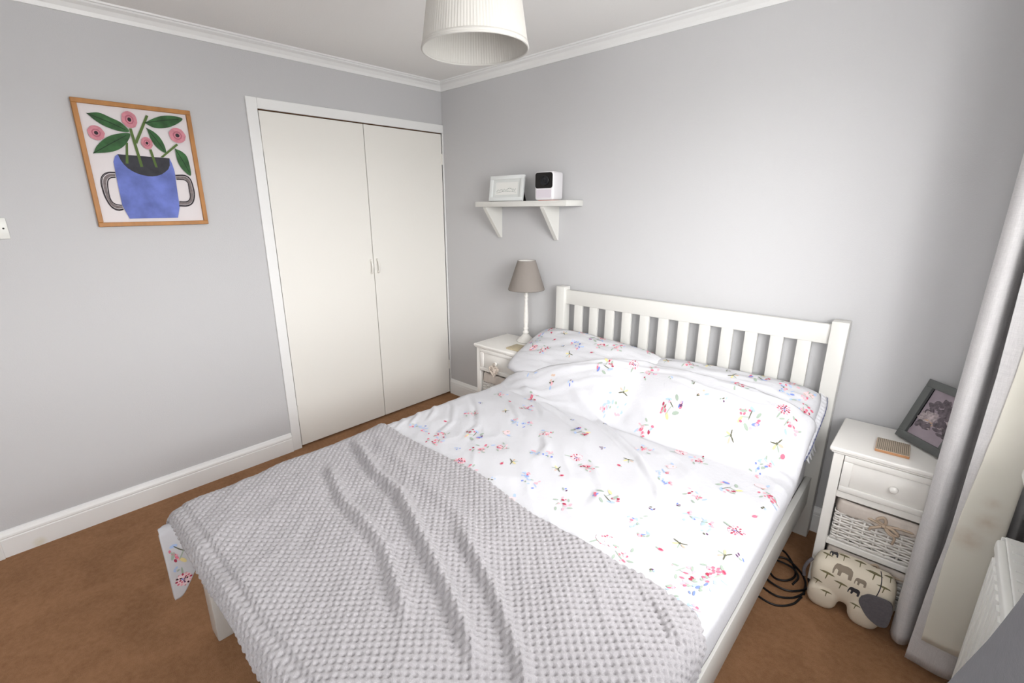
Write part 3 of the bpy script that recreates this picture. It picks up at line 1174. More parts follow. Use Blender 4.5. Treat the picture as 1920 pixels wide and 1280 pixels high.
DUVET_FLOWERS = [(1.81, -0.32, 'R'), (1.9, -0.34, 'P'), (1.48, -0.39, 'G'), (1.69, -0.4, 'L'), (2.02, -0.35, 'S'), (1.84, -0.47, 'T'), (2.14, -0.25, 'B'), (2.3, -0.25, 'P'), (2.31, -0.30, 'P'), (2.13, -0.36, 'S'), (2.18, -0.4, 'G'), (2.28, -0.4, 'S'), (1.82, -0.53, 'B'), (2.01, -0.58, 'P'), (2.09, -0.48, 'L'), (2.50, -0.35, 'R'), (2.54, -0.40, 'P'), (2.4, -0.44, 'L'), (2.36, -0.52, 'T'), (2.21, -0.64, 'R'), (2.29, -0.66, 'P'), (2.09, -0.72, 'P'), (2.08, -0.85, 'T'), (2.07, -0.91, 'K'), (2.23, -0.78, 'G'), (1.84, -0.63, 'S'), (2.52, -0.48, 'T'), (2.55, -0.5, 'K'), (2.49, -0.58, 'B'), (2.24, -0.88, 'B'), (1.59, -0.34, 'P'), (1.22, -0.46, 'R'), (1.29, -0.49, 'P'), (1.3, -1.0, 'P'), (1.27, -1.14, 'K'), (1.23, -1.26, 'B'), (1.39, -1.3, 'P'), (1.36, -1.24, 'P'), (1.48, -1.15, 'L'), (1.41, -0.86, 'T'), (1.55, -0.91, 'B'), (1.44, -0.73, 'P'), (1.57, -1.03, 'G'), (1.71, -0.92, 'P'), (1.59, -1.22, 'P'), (1.6, -1.35, 'R'), (1.66, -1.37, 'P'), (1.74, -1.25, 'K'), (1.76, -1.21, 'T'), (1.8, -1.08, 'B'), (1.92, -1.12, 'T'), (1.96, -1.15, 'K'), (1.92, -0.99, 'R'), (1.99, -1.01, 'P'), (1.8, -0.78, 'L'), (1.89, -1.27, 'B'), (1.92, -1.4, 'G'), (2.07, -1.3, 'P'), (2.15, -1.15, 'L'), (1.79, -1.36, 'S'), (1.51, -1.28, 'S'), (1.64, -1.15, 'P'), (1.22, -0.69, 'P'), (1.45, -0.52, 'G'), (1.38, -0.62, 'P'), (1.56, -0.52, 'S'), (1.25, -0.88, 'S'), (2.38, -0.93, 'P'), (2.45, -0.79, 'L'), (2.53, -0.69, 'G'), (2.55, -1.03, 'R'), (2.44, -1.06, 'B'), (2.48, -1.1, 'S'), (2.44, -1.2, 'T'), (2.56, -1.16, 'T'), (2.50, -1.31, 'P'), (2.56, -1.25, 'P'), (2.55, -1.33, 'B'), (2.58, -1.23, 'K'), (2.59, -1.13, 'S'), (2.53, -1.42, 'B'), (2.57, -0.91, 'K'), (2.58, -0.84, 'S'), (2.58, -0.75, 'P'), (2.27, -1.36, 'R'), (2.34, -1.37, 'P'), (2.41, -1.27, 'K'), (2.43, -1.37, 'S'), (1.70, -0.70, 'S'), (1.95, -0.84, 'S'), (1.33, -0.74, 'K'), (2.30, -1.10, 'S'), (2.02, -1.22, 'S'), (2.32, -1.22, 'B'), (2.36, -1.02, 'S')]
rg = random.Random(5)
fk = Flecks()
for x, y, kd in DUVET_FLOWERS:
    fk.motif(x, y, kd, rg)
b2 = cdata(duvet)
bvh_d = BVHTree.FromBMesh(b2)
b2.free()
fk.build('floral_print', bvh_d, duvet)
fk = Flecks()
for x, z_, kd in ((-2.255, 0.345, 'K'), (-2.262, 0.29, 'S'), (-2.225, 0.35, 'L'), (-2.245, 0.24, 'R')):
    fk.motif(x, z_, kd, rg)
fk.build('floral_print', bvh_d, duvet, True)
PRL = [(1.92, -0.17, 'T'), (2.11, -0.13, 'T'), (2.04, -0.18, 'P'), (2.21, -0.16, 'S'), (2.35, -0.16, 'L'), (2.47, -0.13, 'P'), (2.25, -0.20, 'T'), (2.55, -0.17, 'G'), (2.45, -0.18, 'S'), (2.50, -0.22, 'B'), (2.26, -0.12, 'S'), (2.57, -0.27, 'P')]
PLL = [(1.15, -0.14, 'P'), (1.31, -0.12, 'R'), (1.38, -0.13, 'P'), (1.28, -0.19, 'T'), (1.27, -0.27, 'K'), (1.5, -0.18, 'L'), (1.43, -0.27, 'B'), (1.56, -0.23, 'P'), (1.63, -0.14, 'G'), (1.80, -0.13, 'P'), (1.14, -0.27, 'B'), (1.18, -0.36, 'R'), (1.26, -0.36, 'P'), (1.36, -0.31, 'S'), (1.20, -0.21, 'K'), (1.44, -0.36, 'T'), (1.55, -0.31, 'K'), (1.66, -0.22, 'P'), (1.72, -0.15, 'S')]
for o, l in ((P_L, PLL), (P_R, PRL)):
    fk = Flecks()
    for x, y, kd in l:
        fk.motif(x, y, kd, rg)
    b2 = cdata(o)
    bv = BVHTree.FromBMesh(b2)
    b2.free()
    fk.build('floral_print', bv, o)

# ruffled end of the right pillow with a navy edge, white scallops on the pillow below
M_frill = mat('frill_navy', (0.40, 0.42, 0.55), 0.9)
bm = bmesh.new()
bm2 = bmesh.new()
N = 70
rows, edge = [], []
for i in range(N + 1):
    v_ = 1 - 2 * i / N
    k_ = 1 - 0.055 * abs(v_) ** 5
    px_ = 2.205 + 0.392 * k_
    py_ = -0.283 + 0.222 * math.cos(math.radians(24)) * v_
    pz_ = 0.636 + 0.222 * math.sin(math.radians(24)) * v_
    wv = math.sin(i * 1.9)
    rows.append([bm.verts.new((px_ + 0.024 * w_, py_, pz_ - 0.014 * w_ + 0.009 * wv * w_)) for w_ in (0, .33, .66, 1)])
    edge.append((px_ + 0.025, py_, pz_ - 0.014 + 0.009 * wv))
for i in range(N):
    for j in range(3):
        bm.faces.new((rows[i][j], rows[i + 1][j], rows[i + 1][j + 1], rows[i][j + 1]))
fr_ = obj('frill', bm, M_duvet, P_R, smooth=True)
sm = fr_.modifiers.new('thickness', 'SOLIDIFY')
sm.thickness = 0.002
tube(bm2, edge, 0.0014, 5)
obj('frill_edge', bm2, M_frill, fr_, smooth=True)
bm = bmesh.new()
N = 60
rows = []
for i in range(N + 1):
    t = i / N
    y = -0.125 - 0.17 * t
    sc = abs(math.sin(t * PI * 4))
    rows.append([bm.verts.new((2.568 + 0.010 * w_ + (0.022 + 0.014 * sc) * w_ ** 0.7, y, 0.555 - (0.060 + 0.030 * sc) * w_)) for w_ in (0, .25, .5, .75, 1)])
for i in range(N):
    for j in range(4):
        bm.faces.new((rows[i][j], rows[i + 1][j], rows[i + 1][j + 1], rows[i][j + 1]))
so = obj('scalloped_edge', bm, M_sheet, P_lowR, smooth=True)
sm = so.modifiers.new('thickness', 'SOLIDIFY')
sm.thickness = 0.003

# ------------------------------------------------------------------ blanket
BF = [
    ([(1.10, -1.54), (1.169, -1.585), (1.408, -1.651), (1.621, -1.677), (1.805, -1.75), (1.974, -1.812), (2.108, -1.865), (2.23, -1.921), (2.33, -1.98)], 0.027, 0.021, 0.022),
    ([(1.22, -1.73), (1.284, -1.767), (1.493, -1.83), (1.656, -1.847), (1.813, -1.871), (1.962, -1.936), (2.10, -1.99)], 0.021, 0.021, 0.022),
    ([(1.90, -1.66), (2.032, -1.712), (2.138, -1.752), (2.241, -1.811), (2.339, -1.869), (2.42, -1.93)], 0.020, 0.019, 0.019),
    ([(1.10, -1.45), (1.30, -1.52), (1.60, -1.555), (1.90, -1.63), (2.10, -1.72)], 0.008, 0.030, 0.020),
]
da = 0.0029
a = np.arange(XL - 0.175, XR + 0.20, da)
bb = np.arange(0, 0.955, da)
A_, B_ = np.meshgrid(a, bb, indexing='ij')
ytb = np.interp(A_, [0.9, 1.13, 1.43, 1.74, 2.04, 2.25, 2.42, 2.575, 2.66, 2.8], [-1.365, -1.37, -1.385, -1.378, -1.422, -1.424, -1.418, -1.44, -1.49, -1.55])
YY = ytb - B_ * 1.0
xin = np.clip(A_, XL, XR)
sl = np.maximum(XL - A_, 0)
sr = np.maximum(A_ - XR, 0)
YFb = YF - 0.012
sf = np.maximum(YFb - YY, 0)
yin = np.maximum(YY, YFb)
oL, dL = roll(sl, RL + 0.012)
oR, dR = roll(sr, RR + 0.014)
oF, dF = roll(sf, RF + 0.010)
wob = 1 + 0.10 * vnoise(yin, yin * 0, 41, 3.0)
Xp = xin - oL * wob + oR
Yp = yin - oF
xs = np.where(A_ < XL, Xp, xin)
Zp = top_h(xs, yin) + 0.015
for pts, am, w, off in BF:
    Zp = Zp + fold(xs, yin, pts, am, w, off, 0.35, 0.15, 0.12)
Zp = Zp + 0.006 * vnoise(xs, yin, 51, 6)
# border turned over along the right edge and the foot hem
d, tt = polydist(xs, yin, [(2.30, -1.445), (2.387, -1.467), (2.513, -1.515), (2.60, -1.60), (2.63, -1.75), (2.63, -2.2)])
Zp = Zp + (0.009 * np.exp(-((d - 0.024) / 0.018) ** 2) - 0.006 * np.exp(-(d / 0.009) ** 2)) * sstep(0.02, 0.30, tt)
Zp = Zp - dL - dR - dF
hemd = np.abs(sf - 0.030 - 0.006 * vnoise(xin, xin * 0 + 1, 72, 3.5))
gro = np.exp(-(hemd / 0.010) ** 2)
band = sstep(0.034, 0.050, sf)
gro = gro * (0.75 + 0.35 * vnoise(xin, xin * 0, 71, 5))
Zp = Zp - gro * 0.006
Yp = Yp + gro * 0.005 - band * 0.008
Xp = Xp + sstep(0.12, 0.25, sl) * 0.02
BP = np.stack([Xp, Yp, Zp], -1)
# cut the foot edge to a hem just over the roll
keep = int(0.5 + (np.max(ytb) - (YFb - 0.085)) / da)
BP = BP[:, :keep]
A2, B2_ = A_[:, :keep], YY[:, :keep]
# popcorn texture: staggered tufts, displaced along the surface normal
du = np.gradient(BP, axis=0)
dv = np.gradient(BP, axis=1)
nr = np.cross(dv, du)
nr /= np.linalg.norm(nr, axis=-1, keepdims=True) + 1e-9
nr *= np.sign(nr[..., 2:3].mean())
pu, pv = 0.0265, 0.0265
jit = 0.15 * vnoise(A2, B2_, 61, 30)
g = np.cos(2 * PI * A2 / pu + jit) * np.cos(2 * PI * B2_ / pv + jit)
hgt = 0.0012 * g - 0.0070 * np.exp(-((1 + g) / 0.50) ** 2) + 0.0008 * vnoise(A2, B2_, 62, 190)
BP = BP + nr * hgt[..., None]
me = grid_mesh('blanket', BP[:, ::-1])
blanket = from_mesh('blanket', me, M_blank, None, True)
setp(blanket, 'pale grey fleece throw with a waffle texture spread over the foot of the bed', 'blanket')
sm = blanket.modifiers.new('thickness', 'SOLIDIFY')
sm.thickness = 0.006
sm.offset = -1


# =================================================================== BEDSIDE UNITS
def tabletop(bm, x0, x1, y0, y1, z):
    box(bm, x0, x1, y0, y1, z - 0.018, z, 0.005, 3)
    box(bm, x0 + 0.006, x1 - 0.006, y0 + 0.006, y1, z - 0.026, z - 0.018, 0.003, 2)


def bedside(name, x0, x1, y0, y1, ztop, label, group, rails, drawer):
    """rails: list of (z0,z1) front cross rails; drawer: (z0,z1)"""
    t_ = thing(name, ((x0 + x1) / 2, (y0 + y1) / 2, 0), label, 'bedside table', group)
    bm = bmesh.new()
    tabletop(bm, x0, x1, y0, y1, ztop)
    obj('top', bm, M_furn, t_, auto=50)
    xa, xb, ya, yb = x0 + 0.014, x1 - 0.014, y0 + 0.014, y1 - 0.006
    w = 0.034
    zc = ztop - 0.0255
    for px_, py_ in ((xa, ya), (xb - w, ya), (xa, yb - 0.03), (xb - w, yb - 0.03)):
        bm = bmesh.new()
        box(bm, px_, px_ + w, py_, py_ + 0.03, 0, zc, 0.002, 1)
        obj('leg', bm, M_furn, t_)
    for px_ in (xa + 0.008, xb - 0.018):
        bm = bmesh.new()
        box(bm, px_, px_ + 0.010, ya + 0.029, yb - 0.029, 0.03, zc)
        obj('side_panel', bm, M_furn, t_)
    bm = bmesh.new()
    box(bm, xa + w - 0.001, xb - w + 0.001, yb - 0.014, yb - 0.006, 0.03, zc)
    obj('back_panel', bm, M_furn, t_)
    for z0, z1 in rails:
        bm = bmesh.new()
        box(bm, xa + w, xb - w, ya + 0.002, ya + 0.022, z0, z1, 0.002, 1)
        box(bm, xa + 0.018, xb - 0.018, ya + 0.022, yb - 0.014, (z0 + z1) / 2 - 0.006, (z0 + z1) / 2 + 0.006)
        obj('shelf', bm, M_furn, t_)
    dz0, dz1 = drawer
    g = 0.0025
    dx0, dx1 = xa + w + g, xb - w - g
    bm = bmesh.new()
    box(bm, dx0, dx1, ya + 0.0015, ya + 0.016, dz0 + g, dz1 - g, 0.0015, 1)
    # shaker border around a sunk centre panel
    b_ = 0.030
    for q in ((dx0, dx1, dz0 + g, dz0 + g + 0.024), (dx0, dx1, dz1 - g - 0.024, dz1 - g), (dx0, dx0 + b_, dz0 + g + 0.024, dz1 - g - 0.024), (dx1 - b_, dx1, dz0 + g + 0.024, dz1 - g - 0.024)):
        prism_pts = None
        box(bm, q[0], q[1], ya - 0.0055, ya + 0.002, q[2], q[3], 0.0025, 2)
    box(bm, dx0 + 0.01, dx1 - 0.01, ya + 0.016, yb - 0.03, dz0 + 0.008, dz1 - 0.01)
    dr = obj('drawer', bm, M_furn, t_, auto=50)
    bm = bmesh.new()
    xk, zk = (dx0 + dx1) / 2, (dz0 + dz1) / 2
    prof = [(0.006, 0.0), (0.0055, 0.008), (0.0105, 0.013), (0.0135, 0.019), (0.0125, 0.025), (0.008, 0.029), (0.0, 0.030)]
    lathe(bm, [(r, z) for r, z in prof], 0, 0, 20)
    for v in bm.verts:
        v.co = Vector((xk + v.co.x, ya - 0.001 - v.co.z + 0.004, zk + v.co.y))
    obj('knob', bm, M_furn, dr, smooth=True)
    # dark strip standing in for the shade in the gap round the drawer
    bm = bmesh.new()
    box(bm, xa + w - 0.002, xb - w + 0.002, ya + 0.0165, ya + 0.0185, dz0 - 0.001, dz1 + 0.001)
    obj('drawer_gap_shade', bm, M_dark, t_)
    return t_, (xa, xb, ya, yb, w, xk, zk)


def basket(name, x0, x1, y0, y1, z0, z1, label, bow_x, bow=True, seed=1):
    t_ = thing(name, ((x0 + x1) / 2, (y0 + y1) / 2, z0), label, 'basket')
    rg = random.Random(seed)
    zl = z0 + (z1 - z0) * 0.70          # liner folds down to here
    # fabric liner: inner bag plus cuff folded over the rim
    bm = bmesh.new()
    box(bm, x0 + 0.012, x1 - 0.012, y0 + 0.012, y1 - 0.012, z0 + 0.01, z1 - 0.012, 0.01, 2)
    nseg = 96
    per = []
    cxm, cym = (x0 + x1) / 2, (y0 + y1) / 2
    hx, hy, rr = (x1 - x0) / 2 - 0.003, (y1 - y0) / 2 - 0.003, 0.02
    for k in range(nseg):
        t = 2 * PI * k / nseg
        c, s = math.cos(t), math.sin(t)
        p = 7.0
        den = (abs(c) ** p + abs(s) ** p) ** (1 / p)
        per.append((c / den, s / den))
    prof = [(-0.012, z1 - 0.012), (-0.008, z1 - 0.003), (0.0, z1 - 0.001), (0.006, z1 - 0.006), (0.008, z1 - 0.015), (0.009, (zl + z1) / 2), (0.011, zl + 0.004), (0.009, zl), (0.002, zl + 0.002)]
    rings = []
    ph = rg.uniform(0, 6)
    for i, (o_, z) in enumerate(prof):
        ring = []
        for k, (c, s) in enumerate(per):
            t = 2 * PI * k / nseg
            wv = 0.0025 * math.sin(t * 19 + ph) + 0.002 * math.sin(t * 31 + ph * 2)
            wz = 0.004 * math.sin(t * 13 + ph) if i > 5 else 0
            f = 1 if i > 2 else 0.3
            ring.append(bm.verts.new((cxm + c * (hx + o_ + wv * f), cym + s * (hy + o_ + wv * f), z + wz)))
        rings.append(ring)
    for i in range(len(rings) - 1):
        for k in range(nseg):
            bm.faces.new((rings[i][k], rings[i][(k + 1) % nseg], rings[i + 1][(k + 1) % nseg], rings[i + 1][k]))
    obj('liner', bm, M_liner, t_, smooth=True)
    # woven rods on the front and both sides (joined: a continuous weave)
    bm = bmesh.new()
    nrow = max(6, int((zl - z0) / 0.0100))
    ns = 8
    for r in range(nrow):
        z = z0 + 0.008 + (zl - z0 - 0.010) * r / (nrow - 1)
        ph = (r % 2) * PI
        pts = []
        nn = 72
        for k in range(nn + 1):
            t = k / nn
            x = x0 + 0.004 + (x1 - x0 - 0.008) * t
            pts.append((x, y0 + 0.004 + 0.0042 * math.sin(t * PI * ns + ph), z + 0.0010 * math.sin(t * 17 + r * 2.1) + rg.uniform(-.0004, .0004)))
        tube(bm, pts, 0.0042 + rg.uniform(-.0005, .0005), 6)
        for xs_ in (x0 + 0.004, x1 - 0.004):
            pts = []
            for k in range(33):
                t = k / 32
                pts.append((xs_ + 0.004 * math.sin(t * PI * 7 + ph), y0 + 0.004 + (y1 - y0 - 0.008) * t, z + 0.0015 * math.sin(t * 9 + r)))
            tube(bm, pts, 0.0036, 5)
    for k in range(ns):
        t = (k + 0.5) / ns
        x = x0 + 0.004 + (x1 - x0 - 0.008) * t
        tube(bm, [(x, y0 + 0.004, z0 + 0.002), (x, y0 + 0.004, zl)], 0.0038, 6)
    setp(obj('weave', bm, M_wick, t_, smooth=True), kind='stuff')
    bm = bmesh.new()
    tube(bm, [(x0 + 0.003, y1 - 0.004, z0 + 0.004), (x0 + 0.003, y0 + 0.003, z0 + 0.004), (x1 - 0.003, y0 + 0.003, z0 + 0.004), (x1 - 0.003, y1 - 0.004, z0 + 0.004)], 0.0045, 6)
    obj('base_rim', bm, M_wick, t_, smooth=True)
    if bow:
        yb_ = y0 - 0.012
        zb = zl + 0.012
        bm = bmesh.new()
        bx = bow_x
        tube(bm, smooth_path([(bx, yb_, zb), (bx - .022, yb_ - .008, zb + .020), (bx - .006, yb_ - .006, zb + .034), (bx + .004, yb_ - .004, zb + .018), (bx, yb_, zb)], 6), 0.0050, 6)
        tube(bm, smooth_path([(bx, yb_, zb), (bx + .028, yb_ - .008, zb - .002), (bx + .045, yb_ - .006, zb - .018), (bx + .026, yb_ - .006, zb - .020), (bx, yb_, zb)], 6), 0.0050, 6)
        tube(bm, smooth_path([(bx, yb_, zb), (bx - .018, yb_ - .006, zb - .012), (bx - .034, yb_ - .006, zb - .022), (bx - .038, yb_ - .004, zb - .034)], 6), 0.0046, 6)
        tube(bm, smooth_path([(bx, yb_, zb), (bx + .016, yb_ - .006, zb - .02), (bx + .036, yb_ - .006, zb - .032), (bx + .034, yb_ - .004, zb - .062)], 6), 0.0046, 6)
        tube(bm, smooth_path([(bx - .05, yb_ + .010, zb + .004), (bx - .02, yb_, zb + .004), (bx, yb_ - .004, zb), (bx + .04, yb_ + .002, zb + .006), (bx + .085, yb_ + .008, zb + .004)], 6), 0.0046, 6)
        r_ = bmesh.ops.create_icosphere(bm, subdivisions=2, radius=0.008)
        for v in r_['verts']:
            v.co += Vector((bx, yb_ - 0.004, zb))
        obj('bow', bm, M_bow, t_, smooth=True)
    return t_


bs_l, gl = bedside('bedside_table', 0.700, 1.105, -0.395, -0.055, 0.655, 'ivory bedside table between the wardrobe corner and the bed, holding the lamp', 'ivory bedside tables', [(0.215, 0.240), (0.02, 0.045)], (0.474, 0.6295))
bs_r, gr = bedside('bedside_table', 2.681, 3.098, -0.396, -0.050, 0.622, 'ivory bedside table right of the bed, half behind the curtain', 'ivory bedside tables', [(0.412, 0.440), (0.195, 0.220), (0.02, 0.04)], (0.440, 0.5965))
basket('wicker_basket', 0.755, 1.050, -0.372, -0.09, 0.247, 0.464, 'lined wicker basket in the lamp-side bedside table, below its drawer', 0.865, False, 3)
basket('wicker_basket', 2.736, 3.043, -0.374, -0.09, 0.222, 0.402, 'white wicker basket with calico liner and beige bow, above the stuffed elephant', 2.888, True, 7)
basket('wicker_basket', 2.736, 3.043, -0.374, -0.09, 0.043, 0.186, 'lower calico-lined wicker basket directly behind the stuffed elephant', 2.900, True, 9)

# willow heart hanging from the left knob
hrt = thing('wicker_heart', (gl[5], gl[2] - 0.025, gl[6] - 0.06), 'small twig heart ornament hanging from the lamp-side drawer knob', 'ornament')


def heart_pts(cx, cy, cz, s, n=40, dy=0.0):
    P_ = []
    for k in range(n + 1):
        t = 2 * PI * k / n
        x = 16 * math.sin(t) ** 3
        z = 13 * math.cos(t) - 5 * math.cos(2 * t) - 2 * math.cos(3 * t) - math.cos(4 * t)
        P_.append((cx + x * s, cy + dy * math.sin(6 * t), cz + z * s))
    return P_


bm = bmesh.new()
hx_, hy_, hz_ = gl[5], gl[2] - 0.034, gl[6] - 0.040
for k, s in enumerate((0.0025, 0.0023, 0.0021, 0.0019, 0.0016)):
    tube(bm, heart_pts(hx_, hy_ - 0.003 * (k % 2), hz_, s, 40, 0.003), 0.0024, 5)
prism(bm, [(p[0], p[2]) for p in heart_pts(hx_, 0, hz_, 0.0022, 30)[:-1]], 'y', hy_ - 0.002, hy_ + 0.008)
for k in range(26):
    t = 2 * PI * k / 26
    q = heart_pts(hx_, hy_, hz_, 0.00225, 26)[k]
    tube(bm, [(q[0] - .004, q[1] - .005, q[2] - .003), (q[0] + .001, q[1] - .008, q[2]), (q[0] + .004, q[1] - .004, q[2] + .004)], 0.002, 5)
obj('heart', bm, M_heart, hrt, smooth=True)
bm = bmesh.new()
tube(bm, smooth_path([(hx_, hy_, hz_ + 0.012), (hx_ - .009, hy_ + .002, hz_ + .040), (hx_, hy_ + 0.008, gl[6] + 0.010), (hx_ + .009, hy_ + .002, hz_ + .040), (hx_, hy_, hz_ + 0.012)], 8), 0.0013, 5)
obj('hanging_loop', bm, M_bow, hrt, smooth=True)

# coasters
bm = bmesh.new()
mx = Matrix.Translation(Vector((1.000, -0.296, 0))) @ Matrix.Rotation(math.radians(2), 4, 'Z')
box(bm, -0.050, 0.050, -0.054, 0.054, 0.6555, 0.6655, 0.002, 2, mx)
setp(obj('coaster', bm, M_cork, auto=40), 'plain tan square coaster in front of the table lamp', 'coaster')
cst = thing('coaster', (2.858, -0.272, 0.6225), 'tan square coaster printed with fine grey ribs, in front of the dark photo frame', 'coaster')
mx = Matrix.Translation(Vector((2.858, -0.272, 0))) @ Matrix.Rotation(math.radians(2), 4, 'Z')
bm = bmesh.new()
box(bm, -0.050, 0.050, -0.060, 0.060, 0.6225, 0.632, 0.0015, 1, mx)
obj('base', bm, mat('coaster_edge_wood', (0.72, 0.52, 0.36), 0.6, var=(50, 0.1)), cst)
bm = bmesh.new()
box(bm, -0.049, 0.049, -0.059, 0.059, 0.632, 0.6335, 0, 1, mx)
obj('face', bm, mat('coaster_face', (0.76, 0.70, 0.62), 0.7), cst)
bm = bmesh.new()
for i in range(17):
    for j in range(9):
        xx, yy = -0.045 + i * 0.0056, -0.052 + j * 0.013
        box(bm, xx - 0.0014, xx + 0.0014, yy - 0.005, yy + 0.005, 0.6335, 0.6340, 0, 1, mx)
setp(obj('ribs', bm, mat('coaster_ribs', (0.50, 0.46, 0.41), 0.7), cst), kind='stuff')

# =================================================================== TABLE LAMP
LX, LY = 0.930, -0.130
zt = 0.6555
lamp = thing('table_lamp', (LX, LY, zt), 'white turned-wood table lamp with taupe cone shade on the bedside table', 'lamp')
bm = bmesh.new()
prof = [(0.060, zt), (0.061, zt + 0.006), (0.057, zt + 0.013), (0.050, zt + 0.017), (0.042, zt + 0.026), (0.030, zt + 0.036), (0.022, zt + 0.046), (0.016, zt + 0.052), (0.0, zt + 0.053)]
lathe(bm, prof, LX, LY, 36)
obj('base', bm, M_lampw, lamp, smooth=True)
bm = bmesh.new()
z = zt + 0.05
prof = [(0.014, z), (0.020, z + 0.008), (0.021, z + 0.016), (0.014, z + 0.024), (0.012, z + 0.030), (0.016, z + 0.036), (0.0165, z + 0.042), (0.012, z + 0.050), (0.0155, z + 0.075), (0.0165, z + 0.10), (0.0150, z + 0.14), (0.0120, z + 0.19), (0.0095, z + 0.225), (0.012, z + 0.232), (0.0135, z + 0.238), (0.0100, z + 0.246), (0.012, z + 0.254), (0.016, z + 0.260), (0.010, z + 0.268), (0.0095, z + 0.30), (0.0095, z + 0.345), (0.0, z + 0.346)]
lathe(bm, prof, LX, LY, 28)
obj('stem', bm, M_lampw, lamp, smooth=True)
bm = bmesh.new()
zs = 1.004
lathe(bm, [(0.118, zs), (0.1185, zs + 0.004), (0.0585, zs + 0.186), (0.058, zs + 0.188), (0.0562, zs + 0.187), (0.1160, zs + 0.003)], LX, LY, 56, close=True)
sh = obj('lamp_shade', bm, M_taupe, lamp, smooth=True)
bm = bmesh.new()
lathe(bm, [(0.0560, zs + 0.186), (0.1155, zs + 0.003), (0.1145, zs + 0.003), (0.0552, zs + 0.186)], LX, LY, 48, close=True)
obj('shade_lining', bm, M_lampw, sh, smooth=True)
bm = bmesh.new()
for k in range(3):
    t = 2 * PI * k / 3 + 0.4
    tube(bm, [(LX, LY, zs + 0.046), (LX + 0.1 * math.cos(t), LY + 0.1 * math.sin(t), zs + 0.046)], 0.0015, 5)
lathe(bm, [(0.016, zs + 0.03), (0.016, zs + 0.07), (0.0, zs + 0.071)], LX, LY, 16)
obj('lamp_holder', bm, M_plastic, lamp)

# =================================================================== WALL SHELF
shf = thing('wall_shelf', (0.88, 0.0, 1.54), 'short white wall shelf on two triangular brackets above the table lamp', 'shelf')
SZ = 1.556
bm = bmesh.new()
box(bm, 0.512, 1.252, -0.172, -0.001, SZ - 0.033, SZ, 0.003, 2)
obj('board', bm, M_white, shf, auto=40)
for xb_ in (0.575, 1.055):
    bm = bmesh.new()
    prism(bm, [(-0.001, SZ - 0.0335), (-0.160, SZ - 0.0335), (-0.160, SZ - 0.043), (-0.012, SZ - 0.238), (-0.001, SZ - 0.238)], 'x', xb_, xb_ + 0.026)
    obj('bracket', bm, M_white, shf)

# small pale frame on the shelf
MF = Matrix.Translation(Vector((0.745, -0.118, SZ + 0.0005))) @ Matrix.Rotation(math.radians(5), 4, 'Z') @ Matrix.Rotation(math.radians(-9), 4, 'X')


def frame_parts(root, MX, w, h, b, d, mats_, mat_in, mount=None):
    bm = bmesh.new()
    for q in ((-w / 2, w / 2, 0, b), (-w / 2, w / 2, h - b, h), (-w / 2, -w / 2 + b, b, h - b), (w / 2 - b, w / 2, b, h - b)):
        box(bm, q[0], q[1], -d, 0, q[2], q[3], 0.002, 2, MX)
    f_ = obj('frame', bm, mats_, root, auto=40)
    bm = bmesh.new()
    box(bm, -w / 2 + b - 0.002, w / 2 - b + 0.002, -d * 0.45, -0.001, b - 0.002, h - b + 0.002, 0, 1, MX)
    obj('picture', bm, mat_in, root)
    return f_


wf = thing('photo_frame', (0.745, -0.118, SZ), 'small white landscape picture frame standing on the wall shelf', 'picture frame')
M_paper = mat('paper_white', (0.90, 0.90, 0.885), 0.7)
frame_parts(wf, MF, 0.268, 0.158, 0.024, 0.018, M_wframe, M_paper)
bm = bmesh.new()
w_, h_ = 0.268, 0.158
for q in ((-0.110, 0.110, 0.024, 0.040), (-0.110, 0.110, 0.118, 0.134), (-0.110, -0.088, 0.040, 0.118), (0.088, 0.110, 0.040, 0.118)):
    box(bm, q[0], q[1], -0.0105, -0.0078, q[2], q[3], 0, 1, MF)
obj('mount', bm, mat('mount_pale_grey', (0.84, 0.85, 0.84), 0.8), wf)
bm = bmesh.new()
rg2 = random.Random(3)
line = [(-0.080, 0.060), (-0.066, 0.072), (-0.055, 0.064), (-0.044, 0.076), (-0.030, 0.068), (-0.016, 0.071), (-0.004, 0.067), (0.008, 0.075), (0.020, 0.080), (0.036, 0.078), (0.046, 0.068), (0.054, 0.074), (0.062, 0.064), (0.072, 0.076)]
tube(bm, [MF @ Vector((x, -0.0088, z)) for x, z in line], 0.0011, 4)
tube(bm, [MF @ Vector((x, -0.0088, 0.052 + 0.008 * math.sin((x + 0.08) * 19))) for x in np.linspace(-0.08, 0.075, 20)], 0.0008, 4)
for k in range(14):
    x = rg2.uniform(-0.075, 0.07)
    z = rg2.uniform(0.060, 0.078)
    tube(bm, [MF @ Vector((x, -0.0088, z)), MF @ Vector((x + rg2.uniform(-.01, .01), -0.0088, z + rg2.uniform(-.008, .004)))], 0.0010, 4)
setp(obj('sketch', bm, mat('pencil_grey', (0.60, 0.63, 0.61), 0.9), wf), kind='stuff')
bm = bmesh.new()
box(bm, -0.03, 0.03, 0.001, 0.005, 0.02, 0.12, 0, 1, MF)
MS = MF @ Matrix.Translation(Vector((0.09, 0.004, 0.10))) @ Matrix.Rotation(math.radians(32), 4, 'X')
box(bm, -0.02, 0.02, 0, 0.004, -0.112, 0.0, 0, 1, MS)
obj('stand', bm, M_black, wf)

# white cube projector
PXC, PYC = 1.078, -0.108
MP = Matrix.Translation(Vector((PXC, PYC, SZ + 0.004))) @ Matrix.Rotation(math.radians(9), 4, 'Z')
prj = thing('mini_projector', (PXC, PYC, SZ), 'small white cube projector with a black lens face on the wall shelf', 'projector')
bm = bmesh.new()
box(bm, -0.063, 0.063, -0.063, 0.063, -0.002, 0.158, 0.015, 5, MP)
obj('body', bm, M_dev, prj, auto=40)


